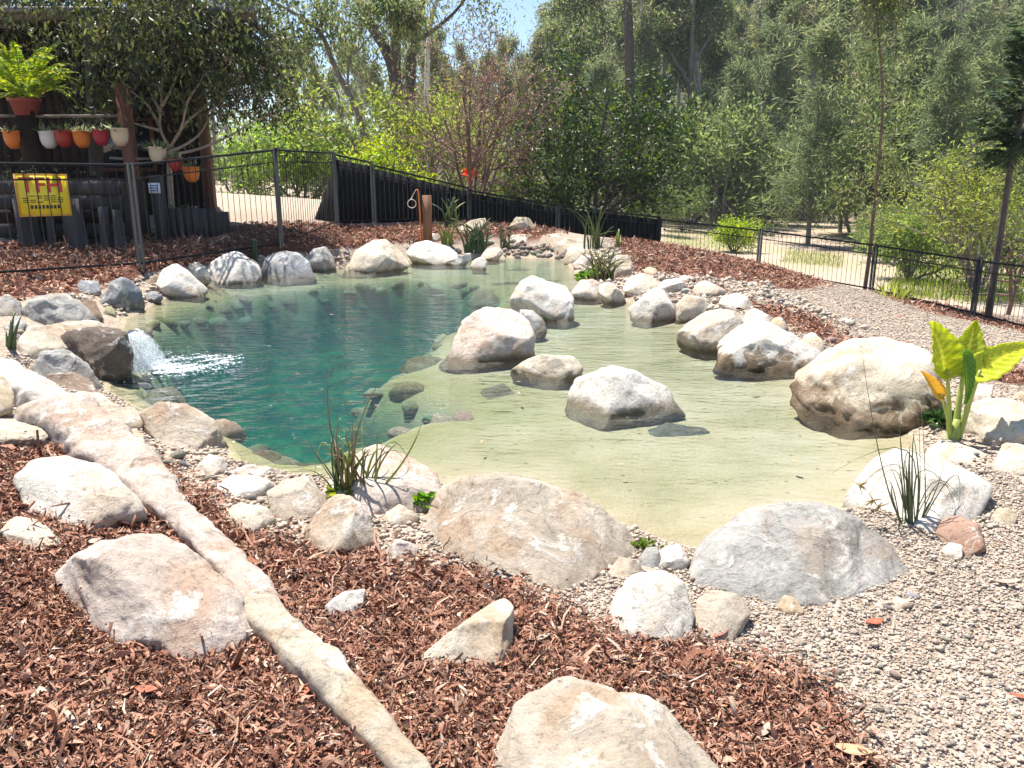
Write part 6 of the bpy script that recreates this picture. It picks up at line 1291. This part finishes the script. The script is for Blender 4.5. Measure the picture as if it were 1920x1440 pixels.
# droplets riding down the fall and fanning out at its foot
nf_ = 3500; tf = r.random(nf_) ** .7; cf_ = lip + (end - lip) * np.stack([tf, tf, 0 * tf], -1) + np.stack([0 * tf, 0 * tf, (end[2] - lip[2]) * tf ** 1.9], -1) + np.stack([r.normal(0, .035, nf_), r.normal(0, .07, nf_), r.normal(0, .012, nf_)], -1) * (.35 + tf)[:, None]
sp_n = 2200; an_ = r.uniform(0, 6.28, sp_n); rd_ = r.exponential(.13, sp_n); cs_ = end + np.stack([np.cos(an_) * rd_, np.sin(an_) * rd_, r.exponential(.045, sp_n) * np.exp(-rd_ * 4)], -1); cf_[:, 2] = np.maximum(cf_[:, 2], 0)
C = np.concatenate([C, cf_, cs_]); hgt = np.concatenate([hgt, np.full(nf_ + sp_n, .02)]); n2 = len(C)
R = r.uniform(.002, .008, n2) * np.where(hgt > .01, .38, 1); V = (C[:, None] + D[None] * R[:, None, None] * np.array([1.6, 1.2, .45])).reshape(-1, 3); Fq = (Fa[None] + (np.arange(n2) * len(D))[:, None, None]).reshape(-1, 3)
m, n, l, p = nmat("foam"); p.inputs["Base Color"].default_value = (.9, .93, .95, 1); p.inputs["Roughness"].default_value = .35
o = link("foam", make_mesh("foam", V, Fq, m, None, True)); o["kind"] = "stuff"; tag(o, "white foam and splashing droplets where the waterfall meets the pond", "foam")

# ------------------------------------------------------------------ grass beyond the fence, creek rocks
def grass_stuff(label, quads, n_, hgt, pal, seed):
    r = np.random.default_rng(seed); Ps = []
    for q in quads:
        xs = [a for a, _ in q]; ys = [c for _, c in q]; px = r.uniform(min(xs), max(xs), n_); py = r.uniform(min(ys), max(ys), n_); k = in_poly(px, py, q); px, py = px[k], py[k]
        # carry to the ground beyond the fence by stepping along the sight line
        d = np.stack([(px - 960) / F_PX, CP - (py - 720) / F_PX * SP, -SP - (py - 720) / F_PX * CP], -1); best = np.zeros(len(px)); found = np.zeros(len(px), bool)
        for tt in np.linspace(12, 48, 300):
            P = CAM + d * tt; h = gz_fast(P[:, 0], P[:, 1]); new = (P[:, 2] < h) & ~found; best[new] = tt; found |= new
        P = (CAM + d * best[:, None])[found & (best > 13)]; P[:, 2] = gz_fast(P[:, 0], P[:, 1]); Ps.append(P + r.normal(0, .06, P.shape) * np.array([1, 1, 0]))
    P = np.concatenate(Ps); n2 = len(P); Dv = r.normal(0, .35, (n2, 3)) + np.array([0, 0, 1.0])
    o = link("grass", crown_mesh("grass", P, Dv, r.uniform(.5, 1.2, n2) * hgt, hgt * .10, pal, r, LEAF)); o["kind"] = "stuff"; return tag(o, label, "grass")
grass_stuff("bright green grass patch beyond the right fence", [[(1650, 565), (1700, 480), (1930, 465), (2000, 480), (2000, 590), (1930, 575), (1750, 565)]], 5500, .30, [(.26, .34, .05), (.34, .40, .08), (.20, .28, .05)], 1)
grass_stuff("thin green grass on the sandy ground beyond the end of the black screen", [[(1240, 458), (1260, 420), (1400, 440), (1380, 475)], [(1480, 470), (1580, 478), (1580, 505), (1460, 492)]], 1500, .2, [(.26, .32, .08), (.34, .36, .12)], 2)
rr = random.Random(21)
for k in range(26):
    px = rr.uniform(1220, 1470); py = rr.uniform(388, 418); d_ = hit(px, py, 90); R = rr.uniform(6, 17) / F_PX * d_[1]
    o = link("creek_rock", COB[rr.randrange(6)], None, (d_[0], d_[1], d_[2] + .1 * R)); o.scale = (R, R * .8, R * .8); o.rotation_euler = (0, 0, rr.uniform(0, 6)); o.color = (*[c_ * rr.uniform(.55, .9) for c_ in TINT[rr.choice(["tan", "grey", "brown", "red"])]], 1)
    tag(o, "rock of the dry creek bed beyond the right fence", "rock", "rocks of the dry creek bed")

# fallen leaves and sticks
rr = random.Random(44)
LEAFM = [plain("dry_leaf_" + k, c_, .7, 0, .25, 30) for k, c_ in (("tan", (.42, .27, .15)), ("red", (.36, .10, .05)), ("grey", (.33, .26, .20)))]
def dry_leaf(L, sd_):
    r_ = random.Random(sd_); V = []; 
    for i in range(7):
        t = i / 6; w = math.sin(math.pi * min(.98, t * .92 + .04)) * .19 * L
        for s in (-1, 0, 1): V.append((t * L, s * w, .10 * L * (abs(s) * .6 - math.sin(t * 3.1) * .5) + .05 * L))
    g_ = np.arange(21).reshape(7, 3); return np.array(V), np.stack([g_[:-1, :-1], g_[1:, :-1], g_[1:, 1:], g_[:-1, 1:]], -1).reshape(-1, 4)
Vl, Fl_ = dry_leaf(.06, 1); LMS = [make_mesh("fallen_leaf", Vl, Fl_, m_, None, True) for m_ in LEAFM]
for px, py, wh in [(rr.uniform(1000, 1900), rr.uniform(1060, 1420), 0) for _ in range(16)] + [(rr.uniform(60, 900), rr.uniform(1200, 1420), 1) for _ in range(10)] + [(rr.uniform(1400, 1880), rr.uniform(590, 690), 0) for _ in range(10)]:
    G = hit(px, py); o = link("fallen_leaf", LMS[rr.randrange(3)], None, (G[0], G[1], G[2] + .012)); o.rotation_euler = (rr.uniform(-.2, .2), rr.uniform(-.2, .2), rr.uniform(0, 6.3)); k_ = rr.uniform(.7, 1.4) * (1.6 if py < 700 else 1); o.scale = (k_, k_, k_)
    md = o.modifiers.new("thickness", 'SOLIDIFY'); md.thickness = .001
    tag(o, "curled dry leaf lying on the " + ("bark mulch" if wh else "open gravel"), "leaf", "fallen dry leaves on the " + ("mulch" if wh else "gravel"))
for px, py in ((1090, 655), (820, 640), (700, 760), (980, 715), (960, 735), (560, 700), (1420, 720), (1180, 870), (900, 830), (1490, 860), (1040, 640), (640, 590)):
    G = on_z(px + rr.uniform(-15, 15), py, .004); o = link("floating_leaf", LMS[rr.randrange(3)], None, G); o.rotation_euler = (0, 0, rr.uniform(0, 6.3)); k_ = rr.uniform(.5, 1.0); o.scale = (k_, k_, k_ * .5)
    md = o.modifiers.new("thickness", 'SOLIDIFY'); md.thickness = .001; tag(o, "small dry leaf floating on the pond", "leaf", "leaves floating on the pond")

# ------------------------------------------------------------------ the air
hb = link("haze", make_mesh("haze", box_v((40, 110, 24), (330, 170, 31)), BOXF)); hb["kind"] = "stuff"
m = bpy.data.materials.new("haze_air"); m.use_nodes = True; n = m.node_tree.nodes; n.clear()
out = n.new("ShaderNodeOutputMaterial"); pv = n.new("ShaderNodeVolumePrincipled"); pv.inputs["Color"].default_value = (.80, .88, 1.0, 1); pv.inputs["Density"].default_value = 0.0004; pv.inputs["Anisotropy"].default_value = 0.1
m.node_tree.links.new(pv.outputs[0], out.inputs["Volume"]); hb.data.materials.append(m)
